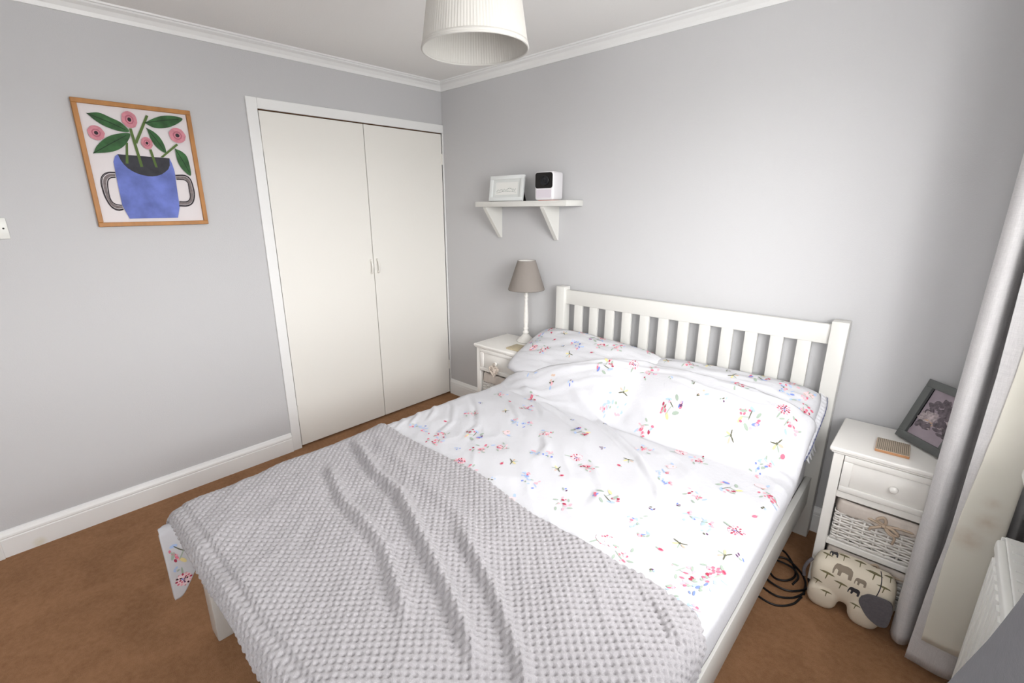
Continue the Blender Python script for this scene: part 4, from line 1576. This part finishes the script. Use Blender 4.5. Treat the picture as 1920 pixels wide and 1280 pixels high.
def rrect(w, h, r, n=6):
    P_ = []
    for cx_, cz_, t0 in ((w / 2 - r, h / 2 - r, 0), (-w / 2 + r, h / 2 - r, PI / 2), (-w / 2 + r, -h / 2 + r, PI), (w / 2 - r, -h / 2 + r, 1.5 * PI)):
        for k in range(n + 1):
            t = t0 + (PI / 2) * k / n
            P_.append((cx_ + r * math.cos(t), cz_ + r * math.sin(t)))
    return P_


bm = bmesh.new()
for v in prism(bm, [(x, z + 0.108) for x, z in rrect(0.112, 0.088, 0.014)], 'y', -0.0655, -0.060):
    v.co = MP @ v.co
fp = obj('lens_panel', bm, M_black, prj)
bm = bmesh.new()
lathe(bm, [(0.020, 0), (0.029, 0.001), (0.029, 0.005), (0.025, 0.006), (0.022, 0.002), (0.012, 0.0055), (0.0, 0.006)], 0, 0, 28)
for v in bm.verts:
    v.co = MP @ Vector((v.co.x + 0.006, -0.0655 - v.co.z, v.co.y + 0.108))
obj('lens', bm, M_lens, fp, smooth=True)
bm = bmesh.new()
for v in prism(bm, [(x, z + 0.034) for x, z in rrect(0.098, 0.046, 0.008)], 'y', -0.0645, -0.060):
    v.co = MP @ v.co
obj('speaker_grille', bm, M_grill, prj)
bm = bmesh.new()
box(bm, -0.044, 0.050, -0.050, 0.044, -0.0035, 0.004, 0.001, 1, MP)
obj('foot', bm, M_orange, prj)

# =================================================================== PICTURE ON THE LEFT WALL
pic = thing('framed_print', (0.0, -1.8875, 1.72), 'oak-framed print of a blue two-handled pot with pink flowers on the left wall', 'picture')
AY0, AY1, AZ0, AZ1 = -2.115, -1.660, 1.448, 1.992
b_ = 0.019
bm = bmesh.new()
for q in ((AY0, AY1, AZ0, AZ0 + b_), (AY0, AY1, AZ1 - b_, AZ1), (AY0, AY0 + b_, AZ0 + b_, AZ1 - b_), (AY1 - b_, AY1, AZ0 + b_, AZ1 - b_)):
    box(bm, 0.002, 0.024, q[0], q[1], q[2], q[3], 0.0015, 1)
obj('frame', bm, M_oak, pic)
ART = [mat('art_paper', (0.87, 0.845, 0.85), 0.75), mat('art_blue', (0.40, 0.455, 0.73), 0.75, var=(14, 0.25)), mat('art_charcoal', (0.20, 0.20, 0.225), 0.75, var=(30, 0.2)),
       mat('art_leaf_green', (0.20, 0.36, 0.20), 0.75, var=(22, 0.4)), mat('art_stem_green', (0.33, 0.42, 0.20), 0.75), mat('art_pink', (0.79, 0.52, 0.565), 0.75, var=(50, 0.15)),
       mat('art_deep_pink', (0.68, 0.38, 0.45), 0.75), mat('art_black', (0.16, 0.12, 0.15), 0.75), mat('art_stripe_grey', (0.48, 0.44, 0.44), 0.75, var=(90, 0.25)), mat('art_vein', (0.10, 0.19, 0.11), 0.75)]
bm = bmesh.new()
XA = 0.010
box(bm, 0.003, XA, AY0 + b_ - 0.002, AY1 - b_ + 0.002, AZ0 + b_ - 0.002, AZ1 - b_ + 0.002)
lay = [0]


def art_poly(uv, mi, sm_=0):
    lay[0] += 1
    x = XA + 0.00012 * lay[0]
    P_ = [Vector((x, AY0 + u * 0.455, AZ0 + v * 0.544)) for u, v in uv]
    if sm_:
        P_ = smooth_path(P_ + [P_[0]], sm_)[:-1]
    V = [bm.verts.new(p) for p in P_]
    for tri in tessellate_polygon([P_]):
        try:
            f = bm.faces.new([V[i] for i in tri])
            f.material_index = mi
        except ValueError:
            pass


def art_line(uv, w, mi):
    for i in range(len(uv) - 1):
        a_, b2_ = Vector(uv[i]), Vector(uv[i + 1])
        d_ = (b2_ - a_)
        n_ = Vector((-d_.y, d_.x))
        n_.normalize()
        n_ *= w
        art_poly([a_ - n_, b2_ - n_, b2_ + n_, a_ + n_], mi)


hl = [(0.229, 0.447), (0.169, 0.445), (0.119, 0.417), (0.095, 0.368), (0.095, 0.283), (0.108, 0.219), (0.138, 0.158), (0.187, 0.132), (0.233, 0.14)]
hli = [(0.224, 0.404), (0.18, 0.397), (0.154, 0.369), (0.143, 0.305), (0.143, 0.23), (0.167, 0.191), (0.224, 0.176)]
hr = [(0.757, 0.441), (0.851, 0.443), (0.897, 0.412), (0.912, 0.353), (0.914, 0.27), (0.881, 0.197), (0.822, 0.167), (0.738, 0.167)]
hri = [(0.761, 0.403), (0.829, 0.401), (0.864, 0.377), (0.864, 0.318), (0.862, 0.246), (0.824, 0.21), (0.749, 0.208)]


def resample(P_, n):
    P_ = [Vector((p[0], p[1], 0)) for p in P_]
    S = smooth_path(P_, 12)
    L_ = [0]
    for i in range(1, len(S)):
        L_.append(L_[-1] + (S[i] - S[i - 1]).length)
    out = []
    for k in range(n):
        t_ = L_[-1] * k / (n - 1)
        i = max(1, next((j for j, l in enumerate(L_) if l >= t_ - 1e-9), len(L_) - 1))
        f = (t_ - L_[i - 1]) / max(1e-9, L_[i] - L_[i - 1])
        q = S[i - 1].lerp(S[i], f)
        out.append((q.x, q.y))
    return out


for oo, ii in ((hl, hli), (hr, hri)):
    O_, I_ = resample(oo, 26), resample(ii, 26)
    mixp = lambda f: [(o[0] * (1 - f) + i[0] * f, o[1] * (1 - f) + i[1] * f) for o, i in zip(O_, I_)]
    a0, a1 = mixp(0.34), mixp(0.80)
    for k in range(25):
        art_poly([a0[k], a0[k + 1], a1[k + 1], a1[k]], 8)
    lay[0] -= 20
    art_line(mixp(0.03), 0.0035, 7)
    lay[0] -= 20
    art_line(mixp(0.17), 0.0028, 7)
    lay[0] -= 20
    art_line(mixp(0.96), 0.0045, 7)
    lay[0] -= 20
art_poly([(0.281, 0.592), (0.73, 0.583), (0.745, 0.54), (0.756, 0.478), (0.752, 0.38), (0.747, 0.279), (0.743, 0.162), (0.708, 0.064), (0.268, 0.063), (0.229, 0.175), (0.229, 0.371), (0.233, 0.531), (0.255, 0.575)], 1)
art_poly([(0.281, 0.592), (0.73, 0.583), (0.721, 0.522), (0.700, 0.488), (0.666, 0.463), (0.63, 0.442), (0.585, 0.428), (0.54, 0.422), (0.501, 0.423), (0.455, 0.430), (0.411, 0.443), (0.375, 0.460), (0.341, 0.483), (0.315, 0.512), (0.295, 0.546)], 2)
for s_ in ([(0.42, 0.805), (0.444, 0.807), (0.478, 0.50), (0.452, 0.497)], [(0.589, 0.926), (0.611, 0.921), (0.464, 0.684), (0.446, 0.702)], [(0.369, 0.688), (0.387, 0.689), (0.355, 0.52), (0.331, 0.52)], [(0.558, 0.647), (0.582, 0.649), (0.606, 0.50), (0.584, 0.50)], [(0.822, 0.713), (0.835, 0.70), (0.673, 0.586), (0.648, 0.588)]):
    art_poly(s_, 4)
leafs = [[(0.103, 0.892), (0.198, 0.906), (0.286, 0.877), (0.365, 0.844), (0.418, 0.781), (0.338, 0.776), (0.237, 0.801), (0.163, 0.84)],
         [(0.086, 0.588), (0.13, 0.651), (0.218, 0.719), (0.312, 0.754), (0.418, 0.765), (0.387, 0.7), (0.321, 0.642), (0.224, 0.605)],
         [(0.563, 0.862), (0.646, 0.903), (0.736, 0.934), (0.835, 0.943), (0.921, 0.928), (0.859, 0.879), (0.754, 0.838), (0.644, 0.829)],
         [(0.571, 0.822), (0.626, 0.798), (0.675, 0.754), (0.705, 0.689), (0.705, 0.627), (0.644, 0.658), (0.598, 0.721)],
         [(0.796, 0.669), (0.864, 0.643), (0.905, 0.588), (0.908, 0.443), (0.844, 0.482), (0.802, 0.559)]]
for lf, (i, j) in zip(leafs, ((0, 4), (0, 4), (0, 4), (0, 4), (0, 3))):
    art_poly(lf, 3, 5)
    a_, b2_ = Vector(lf[i]), Vector(lf[j])
    art_line([a_, (a_ + b2_) / 2 + Vector((0.004, 0.004)), a_.lerp(b2_, 0.9)], 0.003, 9)
for (u, v), ru, rv in (((0.143, 0.748), 0.030, 0.031), ((0.437, 0.875), 0.030, 0.036), ((0.842, 0.781), 0.035, 0.035), ((0.549, 0.697), 0.023, 0.027)):
    for f, mi in ((1.0, 5), (0.55, 6), (0.40, 5), (0.25, 7)):
        art_poly([(u + f * ru / 0.455 * (1 + .05 * math.sin(k * 2.1 + u * 9)) * math.cos(2 * PI * k / 20), v + f * rv / 0.544 * math.sin(2 * PI * k / 20)) for k in range(20)], mi)
obj('print', bm, ART, pic)

# =================================================================== LIGHT SWITCH
sw = thing('light_switch', (0.0, -2.457, 1.453), 'white square light switch at the left edge of the grey wall', 'light switch')
bm = bmesh.new()
box(bm, 0.0003, 0.010, -2.500, -2.414, 1.409, 1.495, 0.003, 2)
obj('plate', bm, M_plastic, sw, auto=40)
bm = bmesh.new()
box(bm, 0.009, 0.015, -2.462, -2.446, 1.440, 1.470, 0.002, 1)
obj('rocker', bm, M_plastic, sw)
for yy in (-2.487, -2.428):
    bm = bmesh.new()
    lathe(bm, [(0.0035, 0), (0.0035, 0.0012), (0, 0.0013)], 0, 0, 12)
    for v in bm.verts:
        if v.co.x ** 2 + v.co.y ** 2 < 0.001 and v.co.z < 0.01:
            v.co = Vector((0.0098 + v.co.z, yy + v.co.x, 1.452 + v.co.y))
    obj('screw', bm, M_dark, sw)

# =================================================================== PENDANT LAMP
PLX, PLY = 1.800, -1.420
pend = thing('pendant_lamp', (PLX, PLY, H), 'white pleated fabric pendant shade hanging from the ceiling', 'lamp')
bm = bmesh.new()
seg = 440
rip = lambda t: 0.00035 * math.sin(t * 110) + 0.0003 * math.sin(t * 23)
zb, ztp = 1.948, 2.185
lathe(bm, [(0.150, zb), (0.112, ztp), (0.1095, ztp), (0.1475, zb)], PLX, PLY, seg, close=True, ripple=rip)
shd = obj('lamp_shade', bm, M_shade, pend, smooth=False)
bm = bmesh.new()
for rr, zz in ((0.1495, zb),):
    pts = [(PLX + rr * math.cos(2 * PI * k / 96), PLY + rr * math.sin(2 * PI * k / 96), zz) for k in range(97)]
    tube(bm, pts, 0.0032, 8)
lathe(bm, [(0.1515, zb), (0.1500, zb + 0.011), (0.1490, zb + 0.011), (0.1505, zb)], PLX, PLY, 96, close=True)
obj('shade_trim', bm, M_shade, shd, smooth=True)
bm = bmesh.new()
tube(bm, [(PLX + 0.1115 * math.cos(2 * PI * k / 96), PLY + 0.1115 * math.sin(2 * PI * k / 96), ztp) for k in range(97)], 0.0032, 8)
obj('shade_trim', bm, M_shade, shd, smooth=True)
bm = bmesh.new()
for k in range(3):
    t = 2 * PI * k / 3 + 0.2
    tube(bm, [(PLX + 0.02 * math.cos(t), PLY + 0.02 * math.sin(t), ztp - 0.03), (PLX + 0.110 * math.cos(t), PLY + 0.110 * math.sin(t), ztp - 0.003)], 0.0015, 5)
lathe(bm, [(0.0, ztp - 0.085), (0.018, ztp - 0.084), (0.019, ztp - 0.03), (0.012, ztp - 0.01), (0.005, ztp)], PLX, PLY, 20)
obj('lamp_holder', bm, M_plastic, pend)
bm = bmesh.new()
tube(bm, [(PLX, PLY, ztp - 0.01), (PLX, PLY, H - 0.02)], 0.0035, 8)
obj('cord', bm, M_plastic, pend, smooth=True)
bm = bmesh.new()
lathe(bm, [(0.0, H - 0.03), (0.02, H - 0.029), (0.042, H - 0.010), (0.045, H - 0.0005), (0.0, H - 0.0005)], PLX, PLY, 28)
obj('ceiling_rose', bm, M_plastic, pend, smooth=True)

# =================================================================== DARK PHOTO FRAME (right table)
MG = Matrix.Translation(Vector((2.868, -0.118, 0.6235))) @ Matrix.Rotation(math.radians(-46), 4, 'Z') @ Matrix.Rotation(math.radians(-20), 4, 'X') @ Matrix.Translation(Vector((0.095, 0, 0)))
gf_ = thing('photo_frame', (2.93, -0.15, 0.6225), 'dark grey photo frame leaning back on the right bedside table beside the curtain', 'picture frame')
M_photo = mat('photo_mauve', (0.60, 0.55, 0.585), 0.35, var=(18, 0.12))
frame_parts(gf_, MG, 0.200, 0.250, 0.030, 0.020, M_gframe, M_photo)
bm = bmesh.new()


def blob(P_, mi, dep):
    V3 = smooth_path([Vector((x, 0, z)) for x, z in P_] + [Vector((P_[0][0], 0, P_[0][1]))], 5)[:-1]
    V3 = [Vector((v.x, -0.0095 - dep, v.z)) for v in V3]
    V = [bm.verts.new(MG @ v) for v in V3]
    for tri in tessellate_polygon([V3]):
        try:
            bm.faces.new([V[i] for i in tri]).material_index = mi
        except ValueError:
            pass


rgp = random.Random(12)
for k in range(150):
    tier = k % 3
    if tier == 0:      # dark mottled crown
        cx_, cz_ = rgp.uniform(-0.045, 0.06), rgp.gauss(0.160, 0.014)
    elif tier == 1:    # paler lit patch on the left
        cx_, cz_ = rgp.gauss(-0.030, 0.014), rgp.gauss(0.112, 0.012)
    else:              # dark mass to the right and shadow below
        cx_, cz_ = rgp.choice([(rgp.gauss(0.035, 0.014), rgp.gauss(0.110, 0.018)), (rgp.gauss(-0.022, 0.018), rgp.gauss(0.082, 0.005))])
    cx_, cz_ = max(-0.052, min(0.058, cx_)), max(0.062, min(0.19, cz_))
    ra, rb_ = rgp.uniform(0.006, 0.018), rgp.uniform(0.004, 0.010)
    blob([(cx_ + ra * math.cos(t) * rgp.uniform(.8, 1.2), cz_ + rb_ * math.sin(t) * rgp.uniform(.8, 1.2)) for t in np.linspace(0, 2 * PI, 9)[:-1]], [0, 1, 0][tier] if rgp.random() > 0.15 else (1 if tier != 1 else 2), 0.0001 + 0.00002 * k)
blob([(-0.066, 0.060), (-0.066, 0.205), (-0.070, 0.205), (-0.070, 0.060)], 3, 0.0003)  # black strip painted as the frame's shadow down the left side
obj('photo_subject_and_shade', bm, [mat('photo_plum', (0.36, 0.32, 0.35), 0.35, var=(70, 0.65)), mat('photo_pale', (0.66, 0.61, 0.62), 0.35, var=(95, 0.5)), mat('photo_tan', (0.75, 0.62, 0.50), 0.35), M_black], gf_)
bpy.data.objects['photo_subject_and_shade']['kind'] = 'stuff'
bm = bmesh.new()
MS = MG @ Matrix.Translation(Vector((0.0, 0.002, 0.17))) @ Matrix.Rotation(math.radians(38), 4, 'X')
box(bm, -0.03, 0.03, 0, 0.004, -0.170, 0.0, 0, 1, MS)
obj('stand', bm, M_black, gf_)

# =================================================================== ELEPHANT DOORSTOP
ele = thing('stuffed_elephant', (2.85, -0.462, 0.0), 'cream printed fabric elephant with a charcoal ear, on the carpet before the right bedside table', 'soft toy')


ZE = 0.87


def blob_mesh(name, parts, voxel, m, parent, smooth_it=8):
    """parts: list of (center, radii, rot_z) ellipsoids fused to one skin"""
    bm = bmesh.new()
    for c, r, rot in parts:
        q = bmesh.ops.create_icosphere(bm, subdivisions=4, radius=1.0)
        R = Matrix.Rotation(rot[2], 3, 'Z') @ Matrix.Rotation(rot[1], 3, 'Y') @ Matrix.Rotation(rot[0], 3, 'X')
        for v in q['verts']:
            p = v.co.copy()
            # boxier than a sphere
            k_ = 0.60
            p = p * (1 - k_) + Vector([math.copysign(abs(a) ** 0.6, a) for a in p]) * k_
            v.co = Vector(c) + R @ Vector((p.x * r[0], p.y * r[1], p.z * r[2]))
            v.co.z *= ZE
    me = bpy.data.meshes.new(name)
    bm.to_mesh(me)
    bm.free()
    o = from_mesh(name, me, m, parent, True)
    rm = o.modifiers.new('fuse', 'REMESH')
    rm.mode = 'VOXEL'
    rm.voxel_size = voxel
    rm.use_smooth_shade = True
    s = o.modifiers.new('soften', 'SMOOTH')
    s.iterations = smooth_it
    s.factor = 0.5
    bpy.context.view_layer.update()
    dg = bpy.context.evaluated_depsgraph_get()
    ne = bpy.data.meshes.new_from_object(o.evaluated_get(dg))
    o.modifiers.clear()
    o.data = ne
    return o


EX = 2.85
EY = -0.468
# the elephant stands sideways to the room: rump left (towards the bed), head right
body = blob_mesh('body', [
    ((2.830, EY + 0.003, 0.150), (0.108, 0.070, 0.100), (0, 0, 0)),
    ((2.765, EY + 0.003, 0.150), (0.056, 0.068, 0.088), (0, 0, 0)),
    ((2.762, EY - 0.036, 0.060), (0.050, 0.036, 0.064), (0.10, 0, 0)),
    ((2.765, EY + 0.040, 0.060), (0.050, 0.032, 0.064), (-0.08, 0, 0)),
    ((2.893, EY - 0.040, 0.060), (0.050, 0.038, 0.064), (0.10, 0, 0)),
    ((2.890, EY + 0.040, 0.060), (0.050, 0.032, 0.064), (-0.08, 0, 0)),
    ((2.915, EY, 0.165), (0.052, 0.062, 0.080), (0, 0, 0)),
    ((2.948, EY - 0.010, 0.080), (0.022, 0.024, 0.080), (0, 0.08, 0)),
], 0.0055, M_canvas, ele, 9)
b2 = bmesh.new()
b2.from_mesh(body.data)
b2.transform(Matrix.Translation(wloc(body)))
bvh_e = BVHTree.FromBMesh(b2)
b2.free()
EYE_DIR = Vector((-0.05, 0.85, -0.52)).normalized()


def stamp(bm, pts, cx, cz, s, mi, rot=0.0, off=0.0012):
    """project a small 2-D outline onto the elephant's near flank"""
    c, sn = math.cos(rot), math.sin(rot)
    V3 = [Vector((x, z * 1.25, 0)) for x, z in pts]
    t_ = bmesh.new()
    V = [t_.verts.new(v) for v in V3]
    for tri in tessellate_polygon([V3]):
        try:
            t_.faces.new([V[i] for i in tri])
        except ValueError:
            pass
    for _ in range(2):
        bmesh.ops.subdivide_edges(t_, edges=[e_ for e_ in t_.edges if e_.calc_length() * s > 0.006], cuts=1, use_grid_fill=True)
    bmesh.ops.triangulate(t_, faces=t_.faces)
    mp_ = {}
    for v in t_.verts:
        x, z = v.co.x * s, v.co.y * s
        o_ = Vector((cx + x * c - z * sn, EY, (cz + x * sn + z * c) * ZE))
        h = bvh_e.ray_cast(o_ - EYE_DIR * 0.6, EYE_DIR)
        if h[0] is None:
            continue
        mp_[v.index] = bm.verts.new(h[0] - EYE_DIR * off)
    for f in t_.faces:
        if all(v.index in mp_ for v in f.verts):
            bm.faces.new([mp_[v.index] for v in f.verts]).material_index = mi
    t_.free()


S_ELE = [(-1.0, -.9), (-1.05, -.4), (-.98, 0.15), (-.82, .52), (-.5, .62), (-.2, .58), (.2, .66), (.6, .58), (.85, .3), (.9, -.2), (.88, -.85), (.55, -.85), (.5, -.3), (.1, -.25), (-.15, -.3), (-.2, -.85), (-.52, -.85), (-.52, -.25), (-.72, -.1), (-.84, -.35), (-.88, -.85)]
S_TREE = [(-1.0, .32), (-.5, .52), (.1, .56), (.7, .46), (1.0, .28), (.5, .25), (.15, .22), (.08, -.6), (-.03, -.6), (-.02, .22), (-.5, .24)]
bm = bmesh.new()
stamp(bm, S_ELE, 2.808, 0.190, 0.031, 0, -0.05)
stamp(bm, S_ELE, 2.862, 0.170, 0.018, 0, -0.05)
for cx_, cz_, s_, rt_ in ((2.748, 0.226, 0.020, -.1), (2.760, 0.135, 0.026, -.1), (2.893, 0.222, 0.027, -.1), (2.806, 0.114, 0.023, -.1), (2.925, 0.178, 0.022, -.1), (2.800, 0.250, 0.020, 0), (2.850, 0.250, 0.020, 0), (2.735, 0.085, 0.018, -.2), (2.770, 0.045, 0.020, 0), (2.890, 0.060, 0.022, -.1), (2.860, 0.045, 0.018, -.1), (2.940, 0.235, 0.020, 0)):
    stamp(bm, S_TREE, cx_, cz_, s_, 1, rt_)
stamp(bm, S_ELE, 2.850, 0.116, 0.018, 2, -0.1)
stamp(bm, S_ELE, 2.770, 0.252, 0.014, 2, 0.0)
setp(obj('printed_pattern', bm, [M_prgrey, M_prolive, M_prdark], ele), kind='stuff')
# ear: a felt leaf lying on the head
bm = bmesh.new()
ear = [(-0.050, 0.030), (-0.030, 0.052), (0.005, 0.060), (0.032, 0.058), (0.040, 0.030), (0.040, -0.010), (0.034, -0.048), (0.010, -0.058), (-0.020, -0.045), (-0.042, -0.018), (-0.054, 0.006)]
ep = smooth_path([Vector((x, 0, z)) for x, z in ear] + [Vector((ear[0][0], 0, ear[0][1]))], 4)[:-1]
fr, bk = [], []
for p in ep:
    for lst, o_ in ((fr, 0.0), (bk, 0.008)):
        lst.append(bm.verts.new((2.925 + p.x, EY - 0.082 + o_ + 0.10 * (p.z / 0.12) * 0.25 - 0.006 * (p.x / 0.05), 0.110 + p.z * 0.80)))
bm.faces.new(fr)
bm.faces.new(bk[::-1])
for i in range(len(ep)):
    j = (i + 1) % len(ep)
    bm.faces.new((fr[i], bk[i], bk[j], fr[j]))
bmesh.ops.bevel(bm, geom=[e_ for e_ in bm.edges if len(e_.link_faces) == 2 and e_.calc_face_angle(0) > 0.9], offset=0.0025, segments=2, affect='EDGES')
obj('ear', bm, M_felt, ele, auto=50)
bm = bmesh.new()
tube(bm, smooth_path([(2.708, EY - 0.005, 0.165), (2.696, EY - 0.02, 0.148), (2.689, EY - 0.028, 0.118), (2.693, EY - 0.03, 0.09)], 6), 0.006, 8)
obj('tail', bm, M_felt, ele, smooth=True)
bm = bmesh.new()
pts = []
for k in range(22):
    t = k / 21
    x, z = 2.905 + 0.012 * math.sin(t * 2.5), 0.09 + 0.13 * t
    h = bvh_e.ray_cast(Vector((x, EY, z)) - EYE_DIR * 0.6, EYE_DIR)
    if h[0] is not None:
        pts.append(h[0] - EYE_DIR * 0.0008)
if len(pts) > 3:
    tube(bm, pts, 0.0016, 5)
obj('seam', bm, M_prdark, ele, smooth=True)

# =================================================================== CABLES UNDER THE BED
bm = bmesh.new()
r = 0.0042
paths = [
    [(2.50, -0.30, r), (2.57, -0.27, r), (2.615, -0.31, r), (2.655, -0.40, r + .004), (2.640, -0.47, r + .008), (2.595, -0.48, r), (2.560, -0.43, r), (2.560, -0.36, r), (2.60, -0.33, r + .008), (2.66, -0.36, r), (2.695, -0.42, r), (2.705, -0.50, r)],
    [(2.44, -0.50, r), (2.52, -0.54, r), (2.585, -0.575, r), (2.635, -0.585, r + .004), (2.680, -0.545, r), (2.706, -0.49, r)],
    [(2.42, -0.57, r), (2.51, -0.60, r), (2.58, -0.635, r), (2.64, -0.635, r), (2.685, -0.585, r), (2.702, -0.52, r)],
    [(2.43, -0.44, r), (2.53, -0.475, r), (2.59, -0.525, r + .006), (2.65, -0.53, r + .006), (2.690, -0.495, r + .006), (2.712, -0.44, r), (2.70, -0.39, r)],
    [(2.52, -0.38, r), (2.575, -0.375, r + .012), (2.635, -0.385, r + .016), (2.668, -0.42, r + .01), (2.66, -0.47, r)],
]
for p in paths:
    tube(bm, smooth_path(p, 9), r, 7)
setp(obj('power_cable', bm, M_cable, smooth=True), 'black power cable loosely coiled on the carpet under the right bed rail', 'cable')


# =================================================================== CURTAINS
def curtain(name, path, z0, z1, label, parts_spec, near=False):
    pass


def ribbon(name, path, zs_, m, parent, thick, mfun=None, xoff=None):
    """vertical cloth: 2-D path (x,y) resampled, swept over heights"""
    P_ = smooth_path([Vector((p[0], p[1], 0)) for p in path], 14)
    n, mz = len(P_), len(zs_)
    V = np.zeros((n, mz, 3))
    for i, p in enumerate(P_):
        for j, z in enumerate(zs_):
            V[i, j] = (p.x, p.y, z)
            if xoff:
                dx, dy = xoff(i / (n - 1), z)
                V[i, j, 0] += dx
                V[i, j, 1] += dy
    me = grid_mesh(name, V)
    o = from_mesh(name, me, m, parent, True)
    s = o.modifiers.new('thickness', 'SOLIDIFY')
    s.thickness = thick
    s.offset = 0
    return o


CT = thing('curtain', (3.06, -0.50, 0.03), 'grey linen curtain with cream lining hanging over the right bedside table', 'curtain')
zs_ = np.concatenate([np.linspace(0.03, 0.10, 3), np.linspace(0.2, 2.20, 22)])
outer = [(3.150, -0.405), (3.080, -0.430), (3.000, -0.462), (2.976, -0.508), (2.979, -0.545), (2.996, -0.566), (3.016, -0.557), (3.030, -0.525), (3.042, -0.482), (3.064, -0.456), (3.100, -0.450), (3.140, -0.492), (3.151, -0.550), (3.147, -0.600), (3.120, -0.621), (3.085, -0.622), (3.045, -0.616), (3.020, -0.612)]


def sway(t, z):
    e_ = float(np.interp(z, [0.04, 0.35, 0.52, 1.06, 1.33, 2.2], [0.0, 0.008, 0.017, 0.017, 0.010, 0.010]))
    w_ = float(sstep(0.80, 0.97, t))
    return (e_ * w_, 0.004 * math.sin(z * 2.3 + t * 5) * (1 - z / 2.4) * (1 - w_))


ribbon('outer_fabric', outer, zs_, M_curt, CT, 0.003, xoff=sway)
# lining sewn inside: starts in from the leading edge and above the hem
P_ = [(3.149, -0.606), (3.141, -0.627), (3.110, -0.630), (3.080, -0.628), (3.045, -0.624)]
zl_ = np.concatenate([np.linspace(0.135, 0.16, 2), np.linspace(0.25, 2.18, 22)])


def lf_(t, z):
    return (float(np.interp(z, [0.1, 0.45, 0.62, 0.88, 1.07, 2.2], [0.0, -0.003, 0.003, 0.018, 0.025, 0.032])) * t, -0.001)


ribbon('lining', P_, zl_, M_lining, CT, 0.002, xoff=lf_)
for k in range(7):
    bm = bmesh.new()
    tube(bm, [(3.105 + 0.020 * math.cos(t), -0.42 - 0.032 * k, 2.235 + 0.020 * math.sin(t)) for t in np.linspace(0, 2 * PI, 17)], 0.002, 5)
    obj('curtain_ring', bm, M_metal, CT)

C2 = thing('curtain', (3.03, -2.0, 0.03), 'curtain edge coloured dark as if backlit, slanting across the lower right corner in front of the radiator', 'curtain')
z2 = np.linspace(0.05, 2.20, 40)


def lean(t, z):
    # the leading edge swings forward below the sill
    e_ = float(np.interp(z, [0.05, 0.6, 0.77, 1.0, 1.13, 1.3, 2.2], [-1.50, -1.50, -1.558, -1.725, -1.805, -1.87, -2.05]))
    return (0.0, (e_ + 2.05) * (1 - t) ** 1.0)


ribbon('outer_fabric', [(3.005, -2.05), (3.002, -2.09), (3.020, -2.13), (3.060, -2.16), (3.075, -2.20), (3.040, -2.24), (3.020, -2.28), (3.040, -2.32), (3.072, -2.36), (3.050, -2.42), (3.030, -2.48)], z2, M_curt2, C2, 0.004, xoff=lean)
for k in range(7):
    bm = bmesh.new()
    tube(bm, [(3.105 + 0.020 * math.cos(t), -2.05 - 0.07 * k, 2.235 + 0.020 * math.sin(t)) for t in np.linspace(0, 2 * PI, 17)], 0.002, 5)
    obj('curtain_ring', bm, M_metal, C2)
pole = thing('curtain_pole', (3.105, -1.5, 2.247), 'metal curtain pole above the window carrying both curtains', 'curtain pole')
bm = bmesh.new()
tube(bm, [(3.105, -2.75, 2.247), (3.105, -0.30, 2.247)], 0.011, 14)
obj('rod', bm, M_metal, pole, smooth=True)
for yy in (-2.75, -0.30):
    bm = bmesh.new()
    q = bmesh.ops.create_icosphere(bm, subdivisions=3, radius=0.022)
    for v in q['verts']:
        v.co += Vector((3.105, yy, 2.247))
    obj('finial', bm, M_metal, pole, smooth=True)
for yy in (-2.62, -0.36):
    bm = bmesh.new()
    box(bm, 3.10, WX, yy - 0.008, yy + 0.008, 2.226, 2.240, 0.002, 1)
    obj('bracket', bm, M_metal, pole)
